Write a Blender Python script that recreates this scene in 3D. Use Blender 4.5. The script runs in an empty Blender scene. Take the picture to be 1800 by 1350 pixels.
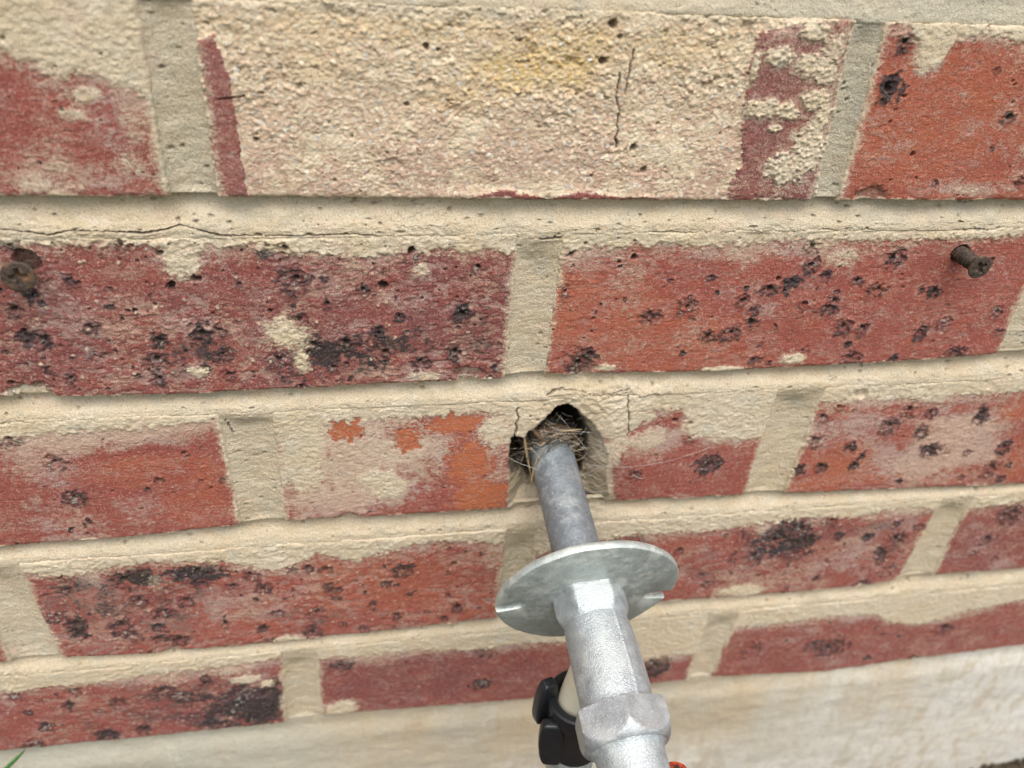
import bpy, bmesh, math, random
import numpy as np
from mathutils import Matrix, Vector

# ------------------------------------------------------------------ camera, sky, sun, exposure
scene = bpy.context.scene
MM = 0.001
CAM_POS = (50.10, -260.31, 400.16)
CAM_ROWS = ((0.98715883, -0.15020830, 0.05435909), (0.04020576, 0.56297036, 0.82549856), (0.15459930, 0.81271264, -0.56178040))
cam_data = bpy.data.cameras.new('camera')
cam_data.sensor_width = 36.0
cam_data.lens = 36.0 * 1382.264 / 1800.0
cam_data.clip_start = 0.01
cam_data.clip_end = 200.0
cam_data.dof.use_dof = True
cam_data.dof.focus_distance = 0.300
cam_data.dof.aperture_fstop = 8.0
cam = bpy.data.objects.new('camera', cam_data)
scene.collection.objects.link(cam)
r_, u_, f_ = [Vector(v) for v in CAM_ROWS]
cam.matrix_world = Matrix(((r_.x, u_.x, -f_.x, CAM_POS[0]*MM), (r_.y, u_.y, -f_.y, CAM_POS[1]*MM), (r_.z, u_.z, -f_.z, CAM_POS[2]*MM), (0, 0, 0, 1)))
scene.camera = cam

SUN_ELEV, SUN_AZ = 64.0, -28.0      # degrees; azimuth measured from straight out of the wall, minus = from the left
world = bpy.data.worlds.new('World'); scene.world = world; world.use_nodes = True
wn = world.node_tree; wn.nodes.clear()
wo = wn.nodes.new('ShaderNodeOutputWorld'); wb = wn.nodes.new('ShaderNodeBackground')
sky = wn.nodes.new('ShaderNodeTexSky'); sky.sky_type = 'NISHITA'; sky.sun_disc = False
sky.sun_elevation = math.radians(SUN_ELEV); sky.sun_rotation = math.radians(180.0 + SUN_AZ)
sky.air_density = 1.0; sky.dust_density = 4.0; sky.ozone_density = 1.0
hs = wn.nodes.new('ShaderNodeHueSaturation'); hs.inputs['Saturation'].default_value = 0.28   # overcast: the blue is veiled by cloud
wn.links.new(sky.outputs['Color'], hs.inputs['Color']); wn.links.new(hs.outputs['Color'], wb.inputs['Color'])
wb.inputs['Strength'].default_value = 0.12
wn.links.new(wb.outputs['Background'], wo.inputs['Surface'])

sun_data = bpy.data.lights.new('sun', 'SUN'); sun_data.energy = 1.1; sun_data.angle = math.radians(45.0); sun_data.color = (1.0, 0.965, 0.91)
sun = bpy.data.objects.new('sun', sun_data); scene.collection.objects.link(sun)
e_, a_ = math.radians(SUN_ELEV), math.radians(SUN_AZ)
to_sun = Vector((math.sin(a_)*math.cos(e_), -math.cos(a_)*math.cos(e_), math.sin(e_)))
sun.rotation_euler = to_sun.to_track_quat('Z', 'Y').to_euler()
sun.location = (0, -2, 3)

scene.view_settings.view_transform = 'Standard'; scene.view_settings.look = 'None'
scene.view_settings.exposure = 1.12; scene.view_settings.gamma = 1.0
scene.view_settings.use_curve_mapping = False
scene.render.engine = 'CYCLES'
scene.cycles.max_bounces = 6
scene.cycles.use_denoising = True

# ------------------------------------------------------------------ measured wall data (millimetres along the wall, up)
SPOTS=[(117.6,262.4,3.11),(153.3,250.4,4.48),(168.8,254.4,4.52),(127.1,230.1,7.14),(124.6,226.0,4.78),(130.8,234.0,3.56),(179.8,240.3,3.46),(188.8,241.3,4.73),(197.5,246.4,3.73),(190.9,256.4,3.4),(196.8,251.7,2.46),(201.1,261.2,3.89),(210.1,264.2,3.91),(208.0,260.4,2.7),(214.0,280.0,3.57),(216.5,271.5,3.88),(223.9,267.0,3.2),(217.9,253.7,3.01),(229.2,251.4,4.33),(230.5,255.3,2.79),(238.4,264.2,2.76),(248.5,260.1,4.35),(251.8,274.0,5.26),(275.0,258.1,3.43),(268.8,258.9,1.83),(239.0,242.3,4.44),(248.1,241.3,3.7),(276.5,238.9,4.09),(285.7,242.8,3.83),(308.8,247.7,3.88),(315.4,237.6,2.84),(297.9,228.0,4.82),(267.9,225.6,3.04),(247.8,227.1,4.87),(202.7,227.6,2.58),(224.1,231.7,2.36),(210.2,225.8,1.83),(218.3,226.9,1.84),(208.0,244.0,1.77),(175.5,266.8,1.88),(159.5,265.9,1.39),(243.7,233.8,1.86),(170.3,232.4,1.74),(295.6,272.6,1.84),(-55.5,270.1,2.7),(-76.1,260.2,3.58),(-69.4,265.0,3.57),(-75.2,248.8,4.13),(-69.5,247.4,3.7),(-53.3,252.1,3.27),(-31.1,246.0,3.69),(-34.5,238.2,4.13),(-16.4,248.5,4.42),(-10.3,249.5,2.96),(-10.3,239.0,3.53),(17.9,269.6,6.38),(18.3,253.3,4.05),(34.6,242.3,5.27),(46.9,246.3,3.82),(42.6,265.0,2.54),(29.0,259.5,2.23),(55.1,252.8,2.64),(78.6,253.9,4.87),(49.3,237.9,2.7),(10.4,236.3,6.23),(20.1,238.5,3.13),(-34.7,229.3,3.5),(-17.7,233.7,2.53),(-9.5,230.1,3.08),(-54.1,240.2,2.68),(-65.1,230.8,2.69),(-71.8,234.8,2.37),(62.9,232.8,3.87),(76.2,236.2,3.9),(84.0,272.8,2.63),(-0.7,268.3,1.54),(-37.3,258.5,1.32),(92.2,228.8,2.3),(23.5,242.1,3.12),(29.0,231.6,2.67),(-79.5,192.5,5.09),(-32.3,192.8,2.14),(-43.9,180.1,2.6),(-93.7,204.1,3.92),(-18.6,178.2,2.23),(-36.3,283.5,2.68),(16.2,281.1,3.25),(16.6,223.6,2.35),(-1.1,218.4,1.48),(-77.3,173.6,5.27),(-75.6,160.0,1.95),(-77.3,152.7,1.53),(-83.3,155.8,1.3),(-105.7,149.7,1.28),(-49.2,175.2,1.52),(-94.7,127.7,2.46),(-93.6,120.3,2.83),(-68.7,123.8,5.79),(-59.7,127.4,4.65),(-39.7,125.2,7.15),(-38.3,118.5,4.82),(-15.1,120.5,4.93),(-10.6,111.4,4.39),(-45.8,106.9,4.39),(-56.9,100.5,4.62),(-65.7,109.4,4.75),(-76.4,93.0,6.63),(-72.8,86.4,4.89),(-95.2,91.5,5.33),(-95.0,97.5,4.69),(-102.0,103.3,4.62),(-62.1,82.8,3.73),(-53.5,80.6,5.03),(-60.6,90.9,3.69),(-31.5,89.1,3.3),(-14.5,83.6,3.39),(-6.1,94.0,3.37),(11.6,91.7,5.95),(8.4,77.3,6.06),(-10.9,74.0,2.92),(2.7,122.7,3.0),(10.3,122.4,3.28),(17.8,120.6,3.57),(19.4,106.9,5.21),(53.6,116.7,5.58),(45.3,107.8,2.67),(54.9,99.1,1.91),(74.5,112.4,1.91),(38.0,93.5,3.25),(49.4,84.7,3.33),(79.4,87.3,3.98),(33.1,76.6,3.32),(72.6,79.6,2.57),(23.0,81.8,2.17),(64.1,86.0,1.97),(82.4,125.1,1.89),(47.2,123.1,1.83),(-24.0,114.9,3.08),(-15.3,104.2,1.77),(74.6,96.3,1.68),(-134.4,50.3,4.11),(-131.9,36.0,2.72),(-107.8,49.3,4.48),(-113.0,38.6,3.27),(-90.2,37.0,4.39),(-100.1,31.6,2.83),(-126.8,23.0,4.57),(-100.7,10.6,6.63),(-82.9,12.3,4.85),(-67.5,42.7,5.9),(-59.8,36.6,6.0),(-46.0,49.7,3.45),(-47.6,44.1,3.2),(-56.2,16.3,6.88),(-40.8,14.8,9.8),(-28.4,32.6,8.3),(-18.4,33.3,6.98),(-17.5,15.8,8.58),(-27.0,9.8,7.14),(-136.6,8.5,6.41),(-33.8,23.7,8.36),(-46.9,30.8,4.08),(-13.4,39.8,4.86),(20.9,49.7,5.67),(93.2,22.5,5.67),(94.5,50.5,5.47),(182.2,186.1,3.79),(194.0,171.2,7.02),(159.1,167.8,4.09),(279.1,188.2,5.93),(286.8,196.8,5.01),(297.6,183.7,4.25),(307.5,171.8,5.61),(325.5,192.2,5.23),(347.2,170.9,4.86),(345.8,156.4,5.94),(263.4,176.6,3.57),(243.3,181.3,4.92),(243.4,195.3,4.25),(239.5,164.3,5.33),(251.6,165.2,3.59),(268.7,164.8,3.04),(271.2,170.8,2.42),(327.9,168.7,2.55),(355.6,159.4,2.32),(297.1,152.7,2.22),(331.4,152.8,2.29),(250.2,200.5,2.83),(298.6,194.5,3.29),(355.1,150.1,3.02),(226.7,353.9,4.38),(226.2,339.1,5.38),(276.6,329.5,3.01),(264.8,345.5,1.77),(292.2,304.9,2.96),(256.5,305.0,1.66),(274.8,318.0,1.42),(-43.9,327.7,1.28),(190.5,114.9,2.74),(154.1,123.6,5.8),(161.9,118.9,3.68),(232.4,107.5,6.39),(240.2,117.0,7.94),(255.3,107.2,7.34),(252.2,123.8,7.15),(243.2,128.6,7.04),(257.8,115.2,7.28),(276.1,117.5,3.28),(268.0,128.3,3.84),(292.9,114.8,4.01),(305.5,102.0,5.15),(310.6,111.0,6.82),(313.8,88.0,5.29),(301.9,78.0,4.24),(272.7,85.9,2.73),(256.6,78.8,2.71),(210.9,88.6,3.86),(204.8,95.8,2.22),(219.9,104.7,2.54),(306.3,122.8,3.01),(320.6,119.4,3.4),(325.5,102.1,3.5),(306.1,95.4,3.47),(366.6,105.5,5.05),(373.3,124.8,8.83),(369.0,123.2,5.29),(362.1,96.1,2.55),(378.8,89.9,2.6),(194.8,21.9,8.64),(189.8,26.5,5.13),(250.6,29.1,7.2),(300.1,23.2,9.45),(288.0,27.6,5.58),(360.8,3.5,4.48),(370.8,31.6,5.96),(328.3,9.7,3.15)]
PITS=[(-23.7,267.7,2.25),(-14.8,270.3,1.89),(-25.1,280.2,1.46),(16.2,281.7,1.53),(10.7,282.8,0.95),(59.8,279.9,2.02),(-68.2,285.7,1.03),(-36.4,285.0,1.07),(-57.8,284.3,0.7),(49.3,266.0,2.46),(8.7,257.2,1.19),(-37.3,258.5,0.94),(-85.5,229.9,1.51),(-39.6,258.6,0.94),(-30.2,260.6,0.76),(-51.1,240.7,0.77),(-23.1,240.8,0.79),(118.6,277.7,1.3),(123.6,281.8,1.08),(143.4,276.0,1.56),(137.3,274.1,1.11),(138.2,271.8,1.12),(173.5,197.0,1.58),(180.8,195.3,1.47),(130.2,249.8,0.81),(115.1,188.1,0.76),(203.6,265.6,1.21),(122.5,345.2,1.7),(124.3,356.3,1.66),(127.2,352.6,0.93),(137.1,317.2,1.63),(141.9,309.2,1.46),(123.1,307.1,0.82),(243.6,315.7,1.15),(144.4,325.5,0.81),(11.4,319.1,1.23),(59.4,330.5,0.91),(65.8,348.2,1.4),(69.4,347.4,0.88)]
SMEAR=[(-18.4,276.9,6.48,6.41,1),(13.2,247.4,7.34,6.34,1.2),(17.8,234.7,2.52,4.62,1),(-19.9,232.5,3.64,3.04,0.9),(-82.3,224.0,8.6,3.29,1),(65.0,226.0,6.74,2.71,0.7),(1.3,268.8,0.96,2.23,0.4),(63.3,272.0,2.88,2.96,0.6),(13.5,190.4,10.18,22.5,1.1),(44.0,174.1,8.41,4.82,1.2),(93.6,195.7,8.54,9.17,0.8),(95.7,176.7,7.57,16.31,0.35),(32.8,187.5,31.35,26.0,0.42),(62.4,187.0,19.18,17.07,0.36),(228.5,273.7,8.56,3.7,0.55),(217.8,281.1,7.16,2.86,0.5),(220.8,227.2,5.53,2.62,0.9),(189.6,223.4,11.55,1.45,0.9),(138.3,226.8,4.84,1.96,0.8),(190.5,194.4,12.13,6.41,1),(201.0,195.4,13.6,11.24,1.2),(162.6,188.2,9.27,6.47,0.6),(295.4,204.4,7.34,4.22,0.7),(304.9,202.3,8.91,4.93,0.4),(237.0,173.2,2.91,10.51,0.6),(154.5,207.2,7.64,9.07,0.9),(149.4,189.0,5.22,19.25,0.7),(108.1,199.4,11.08,16.72,1),(121.7,212.0,14.66,7.32,1),(141.2,203.5,13.91,9.13,1),(-4.2,73.7,8.02,3.0,1),(17.7,12.1,8.92,6.65,1.2),(-26.7,45.4,8.16,3.22,1.1),(-17.5,40.4,4.15,2.81,0.9),(-80.7,127.9,3.41,7.05,0.4),(-56.8,120.6,3.54,7.29,0.4),(67.0,131.4,7.9,5.57,0.3),(98.2,121.6,5.51,11.64,0.4),(-38.0,53.0,7.99,3.58,0.5),(47.4,167.3,8.53,6.58,1.1),(18.6,169.7,12.96,9.66,0.35),(185.5,43.4,21.69,15.01,1.2),(197.2,51.5,20.02,12.29,1.1),(188.1,135.7,29.45,5.79,1),(363.0,41.6,29.24,5.34,0.35),(380.4,44.4,19.7,5.34,0.35),(231.7,80.6,13.24,4.6,1),(222.5,151.3,7.43,5.59,0.9),(110.2,128.0,5.53,7.65,1),(230.1,51.8,4.12,9.94,0.8),(317.5,131.8,13.33,3.7,0.5),(237.2,350.1,4.89,5.45,1.2),(231.6,356.2,4.18,3.52,0.6),(182.6,347.9,6.03,3.55,0.8),(194.5,345.5,7.17,4.52,0.9),(180.7,331.2,9.36,3.81,0.9),(189.3,330.4,5.26,3.85,0.9),(198.8,334.4,6.32,3.8,0.8),(197.1,321.6,5.4,4.01,0.5),(194.4,311.3,7.69,7.31,0.8),(201.0,315.5,5.49,9.28,1),(202.9,327.6,3.22,5.88,0.9),(174.5,344.1,1.61,5.39,0.9),(201.1,351.0,4.08,5.31,0.7),(192.5,356.1,6.0,3.44,0.9),(200.5,342.8,4.15,3.67,0.8),(186.6,324.5,3.18,1.38,0.8),(171.9,305.0,6.51,4.24,0.5),(271.7,301.6,7.29,1.58,0.4),(-29.8,340.7,4.75,4.82,0.4),(-24.1,337.6,4.82,3.27,0.7),(-36.4,332.4,4.81,2.16,0.7),(-41.8,326.5,4.03,2.21,0.6),(-49.8,310.6,4.14,2.73,0.45),(-57.9,305.1,4.98,3.7,0.5),(-28.0,310.7,5.11,3.68,0.5),(-23.8,323.3,4.99,6.11,0.45),(-15.6,331.1,3.3,28.92,0.9),(-51.7,303.3,10.09,1.87,0.4),(0.9,351.7,3.21,3.11,0.9)]
PALE=[(-42.5,254.1,28.31,10.38,0.5),(-16.8,252.1,19.52,7.07,0.45),(-66.1,263.8,10.79,6.57,0.5),(-2.3,241.8,8.1,7.41,0.4),(29.7,268.2,11.96,10.22,0.35),(52.7,261.9,12.43,5.89,0.4),(48.5,229.4,28.5,5.31,0.5),(-40.4,230.9,29.7,6.31,0.45),(60.1,266.4,6.21,6.98,0.3),(-77.1,202.3,30.06,9.62,1.0),(-45.6,204.5,33.1,8.31,0.8),(-88.8,188.8,16.21,10.03,0.7),(35.2,187.3,29.1,24.51,0.95),(64.8,189.9,14.35,9.22,0.6),(123.4,275.5,16.36,6.96,0.65),(143.6,272.8,13.45,5.92,0.55),(196.6,276.7,38.85,6.0,0.5),(140.7,253.3,13.9,17.85,0.3),(195.9,255.6,18.33,11.69,0.4),(173.9,239.1,27.06,8.18,0.35),(142.8,237.6,16.72,8.11,0.35),(165.8,184.8,16.03,11.46,0.6),(268.3,188.1,32.29,11.86,0.75),(305.0,168.5,21.89,25.65,0.95),(328.8,173.9,20.61,27.29,1.0),(314.2,186.9,21.48,10.4,0.95),(286.8,164.4,18.57,12.87,0.7),(245.2,184.5,11.55,11.87,0.7),(269.9,204.1,21.5,4.82,0.5),(-87.0,162.6,23.4,14.12,0.5),(-53.5,164.5,15.4,9.51,0.35),(-79.0,150.4,32.89,6.56,0.45),(21.6,161.2,26.38,9.95,0.95),(40.0,164.6,29.17,9.92,0.9),(-84.0,113.5,23.16,14.72,0.5),(-80.8,89.6,33.79,13.87,0.5),(-26.0,100.5,22.61,17.67,0.55),(-9.3,100.4,15.34,15.82,0.45),(15.5,115.2,15.38,11.47,0.5),(84.5,121.1,16.33,7.73,0.5),(83.8,95.2,8.48,12.51,0.3),(-75.3,54.3,28.14,8.8,0.5),(-24.3,53.2,14.84,9.01,0.6),(-63.2,47.8,15.68,11.26,0.4),(-104.6,40.7,15.18,9.04,0.4),(49.3,53.6,29.0,9.26,0.5),(32.1,56.2,17.05,9.13,0.5),(101.2,53.1,15.24,9.45,0.4),(281.5,100.2,20.23,17.75,0.6),(304.8,126.9,13.27,12.44,0.5),(260.8,87.3,33.69,11.41,0.55),(227.7,91.0,19.52,13.39,0.5),(293.1,109.6,13.45,13.02,0.6),(235.9,102.9,14.51,10.82,0.4),(317.9,113.4,10.26,10.83,0.4),(360.8,107.1,21.48,17.93,0.4),(384.7,84.7,15.04,9.61,0.5),(244.4,54.7,27.72,9.91,0.5),(301.7,52.1,25.58,10.19,0.55),(273.6,41.0,18.08,10.38,0.4),(372.9,16.8,40.5,14.28,0.35),(308.8,12.6,23.15,8.47,0.35),(201.2,28.7,13.79,10.46,0.4),(180.0,149.4,14.31,5.53,0.4),(198.3,113.1,9.21,20.72,0.3),(189.5,95.4,9.37,13.03,0.5),(250.2,357.6,19.13,3.54,0.9),(235.4,357.2,6.28,4.39,0.8),(266.5,359.9,4.31,4.42,1),(229.6,319.8,14.59,11.32,0.28),(276.1,302.7,19.49,4.52,0.6),(289.3,313.8,4.84,13.06,0.5),(276.5,328.5,6.96,6.1,0.35),(275.4,318.0,7.09,3.18,0.3),(227.1,357.0,6.22,4.37,0.5),(263.6,326.3,18.38,6.12,0.18),(-23.3,348.7,14.1,4.66,0.8),(-61.8,308.8,11.47,7.27,0.35),(-39.8,307.0,13.53,5.57,0.5),(-26.8,328.4,13.1,5.11,0.3)]
ORANGE=[(32.5,200.7,7.94,5.84,1),(56.6,194.3,5.41,7.54,1.1),(76.7,201.3,11.87,5.35,1.1),(83.2,178.4,9.94,12.89,1.3),(-42.9,185.4,30.06,8.9,0.5),(-22.7,180.8,8.85,9.13,0.5),(131.6,252.3,29.89,20.39,0.45),(163.1,238.2,36.56,16.35,0.4),(183.6,227.7,38.02,8.56,0.3),(257.8,198.4,15.73,4.89,0.6),(274.2,161.8,27.64,11.07,0.6),(259.1,171.7,14.92,10.66,0.4),(342.9,193.7,9.35,8.58,0.6),(339.0,185.4,6.29,10.55,0.4),(359.7,161.0,8.3,13.4,0.6),(326.2,157.9,9.71,11.44,0.4),(88.8,158.9,14.18,10.33,1.3),(-31.0,164.1,18.05,12.83,0.5),(44.0,108.0,44.03,21.75,0.5),(78.2,87.4,22.74,17.03,0.5),(31.5,122.9,19.31,7.51,0.4),(-17.1,89.2,33.54,12.22,0.25),(249.1,328.2,37.21,26.18,0.35),(203.6,116.6,23.04,12.33,0.3),(243.1,151.4,30.29,5.64,0.5)]
DARK=[(8.4,279.7,5.7,2.57,0.8),(-71.6,283.0,5.15,3.63,0.8),(-35.4,283.5,6.27,2.47,0.6),(27.4,238.2,18.97,7.63,0.55),(-71.2,255.0,11.83,10.18,0.4),(76.2,238.8,16.65,7.81,0.3),(16.0,228.3,12.72,5.25,0.5),(-12.7,239.8,16.07,8.67,0.5),(-93.7,204.1,5.88,3.25,0.5),(38.1,239.0,35.14,11.48,0.6),(-28.8,239.2,15.79,13.54,0.4),(-57.6,241.6,15.2,12.01,0.3),(86.9,249.9,9.9,22.64,0.35),(127.0,231.4,7.12,8.22,0.7),(213.6,266.6,14.64,8.8,0.25),(191.6,247.9,13.57,8.0,0.25),(-64.7,126.1,12.74,8.03,0.9),(-39.5,126.1,17.85,7.58,1.0),(-93.7,122.2,6.78,7.13,0.4),(-98.5,98.0,9.35,9.59,0.35),(-61.3,86.9,17.31,10.07,0.3),(-28.9,17.8,22.57,22.3,0.75),(-15.8,30.5,9.83,14.43,0.8),(-64.9,38.7,15.86,9.23,0.35),(-55.0,14.9,11.04,9.88,0.4),(-100.7,10.6,9.28,7.37,0.4),(-137.0,7.3,10.26,5.87,0.5),(-100.5,131.9,11.04,5.17,0.4),(-64.1,111.1,45.15,22.46,0.42),(-94.1,111.0,18.4,27.73,0.4),(9.3,87.8,26.55,12.41,0.35),(-80.8,26.9,59.59,26.08,0.35),(-32.4,23.4,32.1,26.82,0.6),(243.3,116.7,23.89,18.78,0.7),(262.8,124.8,24.04,8.21,0.35),(161.3,122.9,17.55,9.91,0.5),(308.3,108.1,13.66,19.73,0.35),(298.7,121.5,19.96,8.4,0.3),(373.3,124.8,10.6,6.42,0.5),(192.0,23.7,10.33,7.92,0.6),(209.8,101.6,18.93,12.9,0.3)]
TOPLINE={'A1':[(-56.4,344.8),(-49.7,341.8),(-43.1,337.2),(-33.3,339.0),(-21.7,333.5),(-12.3,331.1)],'A2':[(-1.9,358.9),(57.4,356.7),(110.0,357.5),(168.1,358.3),(207.2,360.8)],'A3':[(215.8,359.7),(226.1,359.6),(235.4,349.1),(241.8,346.5),(244.6,355.5),(256.6,357.8),(271.2,354.6)],'B1':[(-73.5,285.0),(-56.5,284.2),(-38.7,284.5),(-24.6,282.9),(-21.7,279.1),(-16.3,277.9),(-9.9,283.1),(5.0,282.9),(16.1,280.6),(33.5,279.3),(45.2,277.5),(55.3,280.0),(67.4,279.8),(85.9,280.7),(98.5,278.2)],'B2':[(114.4,279.1),(128.2,280.7),(150.1,281.4),(168.1,280.6),(195.2,282.1),(216.1,282.8),(230.8,281.7),(255.1,281.9),(280.0,282.0),(305.0,283.2)],'C1':[(-96.3,205.5),(-82.1,206.2),(-65.7,207.1),(-45.2,206.7),(-28.0,209.0),(-15.2,208.8)],'C2':[(7.8,201.1),(21.6,205.4),(53.3,205.6),(88.4,207.4),(100.5,204.3),(152.5,203.7),(158.6,205.5),(175.8,202.4),(181.1,195.0),(206.1,184.7),(217.2,184.7)],'C3':[(239.5,203.9),(255.9,204.2),(284.2,203.7),(295.3,204.7),(318.8,204.1),(342.1,204.9)],'D0':[(-139.2,132.8),(-116.8,133.8)],'D1':[(-109.0,133.6),(-93.1,129.3),(-83.7,130.1),(-71.6,132.3),(-54.8,134.1),(-24.2,130.8),(-10.3,123.8),(-0.4,123.4),(15.6,132.1),(30.4,124.9),(51.3,131.3),(67.1,134.9),(91.0,131.1),(101.9,130.0)],'D2':[(116.3,119.7),(132.6,125.8),(149.3,127.2),(166.2,129.0),(204.2,128.4),(227.7,130.1),(254.4,132.7),(279.8,130.4),(297.7,133.5),(325.4,132.3)],'D3':[(342.6,130.0),(360.3,131.2),(376.8,131.8)],'E1':[(-139.8,53.5),(-101.5,54.0),(-61.6,56.7),(-29.2,58.0),(-6.9,60.6)],'E2':[(8.0,57.0),(32.0,55.3),(55.2,56.5),(84.7,52.2),(108.8,53.4),(139.7,52.3),(183.7,33.8),(216.1,30.0)],'E3':[(230.3,50.8),(254.0,50.1),(287.5,52.9),(319.8,50.7),(329.9,42.5),(353.7,37.3),(379.8,46.0),(414.7,51.7)]}
RECESS=[(123.5,209.6),(127.4,207.5),(135.9,199.0),(142.2,189.2),(146.0,179.2),(146.5,167.4),(149.8,152.3),(146.7,147.1),(140.9,143.0),(124.4,142.7),(114.5,147.2),(107.7,149.2),(100.6,151.1),(100.9,175.9),(101.6,192.6),(106.3,191.6),(110.3,196.7),(115.5,202.5),(119.9,208.6)]
DEEP=[(123.5,209.2),(126.9,206.8),(131.5,198.5),(134.9,190.5),(136.1,179.9),(136.1,168.2),(135.0,159.7),(121.9,156.4),(114.8,161.3),(111.0,165.1),(107.7,170.4),(101.0,174.2),(101.4,192.7),(106.4,191.2),(109.8,196.0),(115.5,202.5),(119.9,208.3)]
CRACKS={'bedL':[(-79.0,289.6),(-72.3,289.4),(-65.8,288.3),(-58.3,287.2),(-51.9,288.7),(-41.4,288.4),(-29.1,287.7),(-21.8,288.6),(-17.0,290.0),(-11.8,288.7),(-3.9,286.4),(7.3,286.2),(20.5,286.1),(35.9,286.3),(47.6,285.8),(51.4,283.3),(67.4,284.2)],'bedR':[(106.6,283.7),(129.9,285.2),(156.0,285.8),(170.6,285.0),(189.6,286.2),(199.0,285.4),(206.0,285.3),(217.4,286.6),(227.7,283.9),(235.1,286.8),(244.6,283.9),(259.2,284.0),(273.7,285.0),(283.4,285.9),(290.4,284.4),(304.0,285.4),(317.1,285.0)],'a2a':[(132.7,348.5),(132.5,344.1),(131.8,339.7),(131.4,334.6)],'a2b':[(128.7,341.4),(128.7,332.4),(129.9,326.8),(130.8,317.1)],'a2c':[(1.9,331.5),(9.6,332.3)],'hl':[(103.0,208.1),(102.8,200.2),(102.2,192.6)],'hr':[(148.5,215.6),(149.8,211.1),(151.7,199.6),(153.0,190.1)],'ht':[(114.5,214.4),(119.2,216.4),(126.5,216.4),(135.5,212.6),(145.3,214.3),(150.1,215.5)],'bc':[(-14.3,208.1),(-13.2,204.7),(-12.5,200.9)]}
PURPLE_LEFT=[(-3.4,347.2),(3.0,349.9),(5.8,339.0),(6.1,321.8),(6.5,300.2),(-3.7,299.7),(-4.1,318.1),(-4.6,335.5)]
PURPLE_RIGHT=[(173.7,355.6),(208.6,362.6),(210.0,339.3),(212.8,298.0),(173.4,298.1),(177.0,311.3),(173.7,333.0),(172.6,349.4)]
OCHRE=[(102.1,342.6,25.96,10.39,1.0),(78.5,333.4,16.56,7.11,0.5),(110.6,351.4,22.04,6.69,0.6),(57.3,354.0,71.99,7.19,0.35),(144.6,350.5,30.64,8.58,0.4),(32.8,342.8,15.34,6.63,0.3)]
PURPLE=[(33.7,252.8,61.99,31.51,0.25),(82.5,251.3,26.22,27.48,0.35),(-70.9,256.1,21.81,29.37,0.3),(1.1,320.0,10.37,25.27,1.2),(192.8,333.3,23.08,38.33,1.3),(-76.7,108.8,37.64,30.02,0.35),(-38.7,29.4,55.06,28.73,0.45),(48.8,34.6,47.61,29.27,0.55),(255.3,107.2,84.98,25.87,0.35),(372.6,103.8,43.6,27.28,0.4),(314.0,25.2,114.89,27.45,0.3),(149.0,23.9,66.3,20.8,0.35),(144.9,162.9,16.26,20.91,0.3)]

# ------------------------------------------------------------------ noise in numpy
rng = np.random.default_rng(7)
_PERM = rng.permutation(4096).astype(np.int64)
_ANG = rng.random(4096) * 2 * math.pi
_GX, _GZ = np.cos(_ANG), np.sin(_ANG)
_R1, _R2, _R3 = rng.random(4096), rng.random(4096), rng.random(4096)
def _h(i, j, seed): return _PERM[(_PERM[(i + seed * 131) & 4095] + j) & 4095]
def perlin(x, z, seed=0):
    xi = np.floor(x).astype(np.int64); zi = np.floor(z).astype(np.int64)
    fx = x - xi; fz = z - zi
    u = fx*fx*fx*(fx*(fx*6-15)+10); v = fz*fz*fz*(fz*(fz*6-15)+10)
    def g(a, b):
        h = _h(xi+a, zi+b, seed); return _GX[h]*(fx-a) + _GZ[h]*(fz-b)
    n0 = g(0, 0); n0 = n0 + (g(1, 0)-n0)*u
    n1 = g(0, 1); n1 = n1 + (g(1, 1)-n1)*u
    return (n0 + (n1-n0)*v) * 1.5
def fbm(x, z, size, octs=3, seed=0, rough=0.5):
    o = 0.0; a = 1.0; tot = 0.0; s = 1.0/size
    for k in range(octs):
        o = o + a*perlin(x*s, z*s, seed+k*17); tot += a; a *= rough; s *= 2.03
    return o/tot
def worley(x, z, cell, seed=0):
    x = x/cell; z = z/cell
    xi = np.floor(x).astype(np.int64); zi = np.floor(z).astype(np.int64)
    best = np.full(x.shape, 9.0); idv = np.zeros(x.shape)
    for a in (-1, 0, 1):
        for b in (-1, 0, 1):
            h = _h(xi+a, zi+b, seed)
            d = (xi+a+_R1[h]-x)**2 + (zi+b+_R2[h]-z)**2
            m = d < best
            best = np.where(m, d, best); idv = np.where(m, _R3[h], idv)
    return np.sqrt(best), idv
def sstep(a, b, v):
    t = np.clip((v-a)/(b-a), 0, 1); return t*t*(3-2*t)
def seg_dist(x, z, pts, closed=False):
    d = np.full(x.shape, 1e9); n = len(pts)
    for i in range(n if closed else n-1):
        ax, az = pts[i]; bx, bz = pts[(i+1) % n]
        ex, ez = bx-ax, bz-az; L = ex*ex+ez*ez + 1e-9
        t = np.clip(((x-ax)*ex+(z-az)*ez)/L, 0, 1)
        d = np.minimum(d, np.hypot(x-ax-t*ex, z-az-t*ez))
    return d
def inside(x, z, pts):
    r = np.zeros(x.shape, bool); n = len(pts)
    for i in range(n):
        ax, az = pts[i]; bx, bz = pts[(i+1) % n]
        if az == bz: continue
        c = ((az > z) != (bz > z)) & (x < (bx-ax)*(z-az)/(bz-az)+ax); r ^= c
    return r
def sdist(x, z, pts):                       # positive inside
    d = seg_dist(x, z, pts, True); return np.where(inside(x, z, pts), d, -d)

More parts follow.
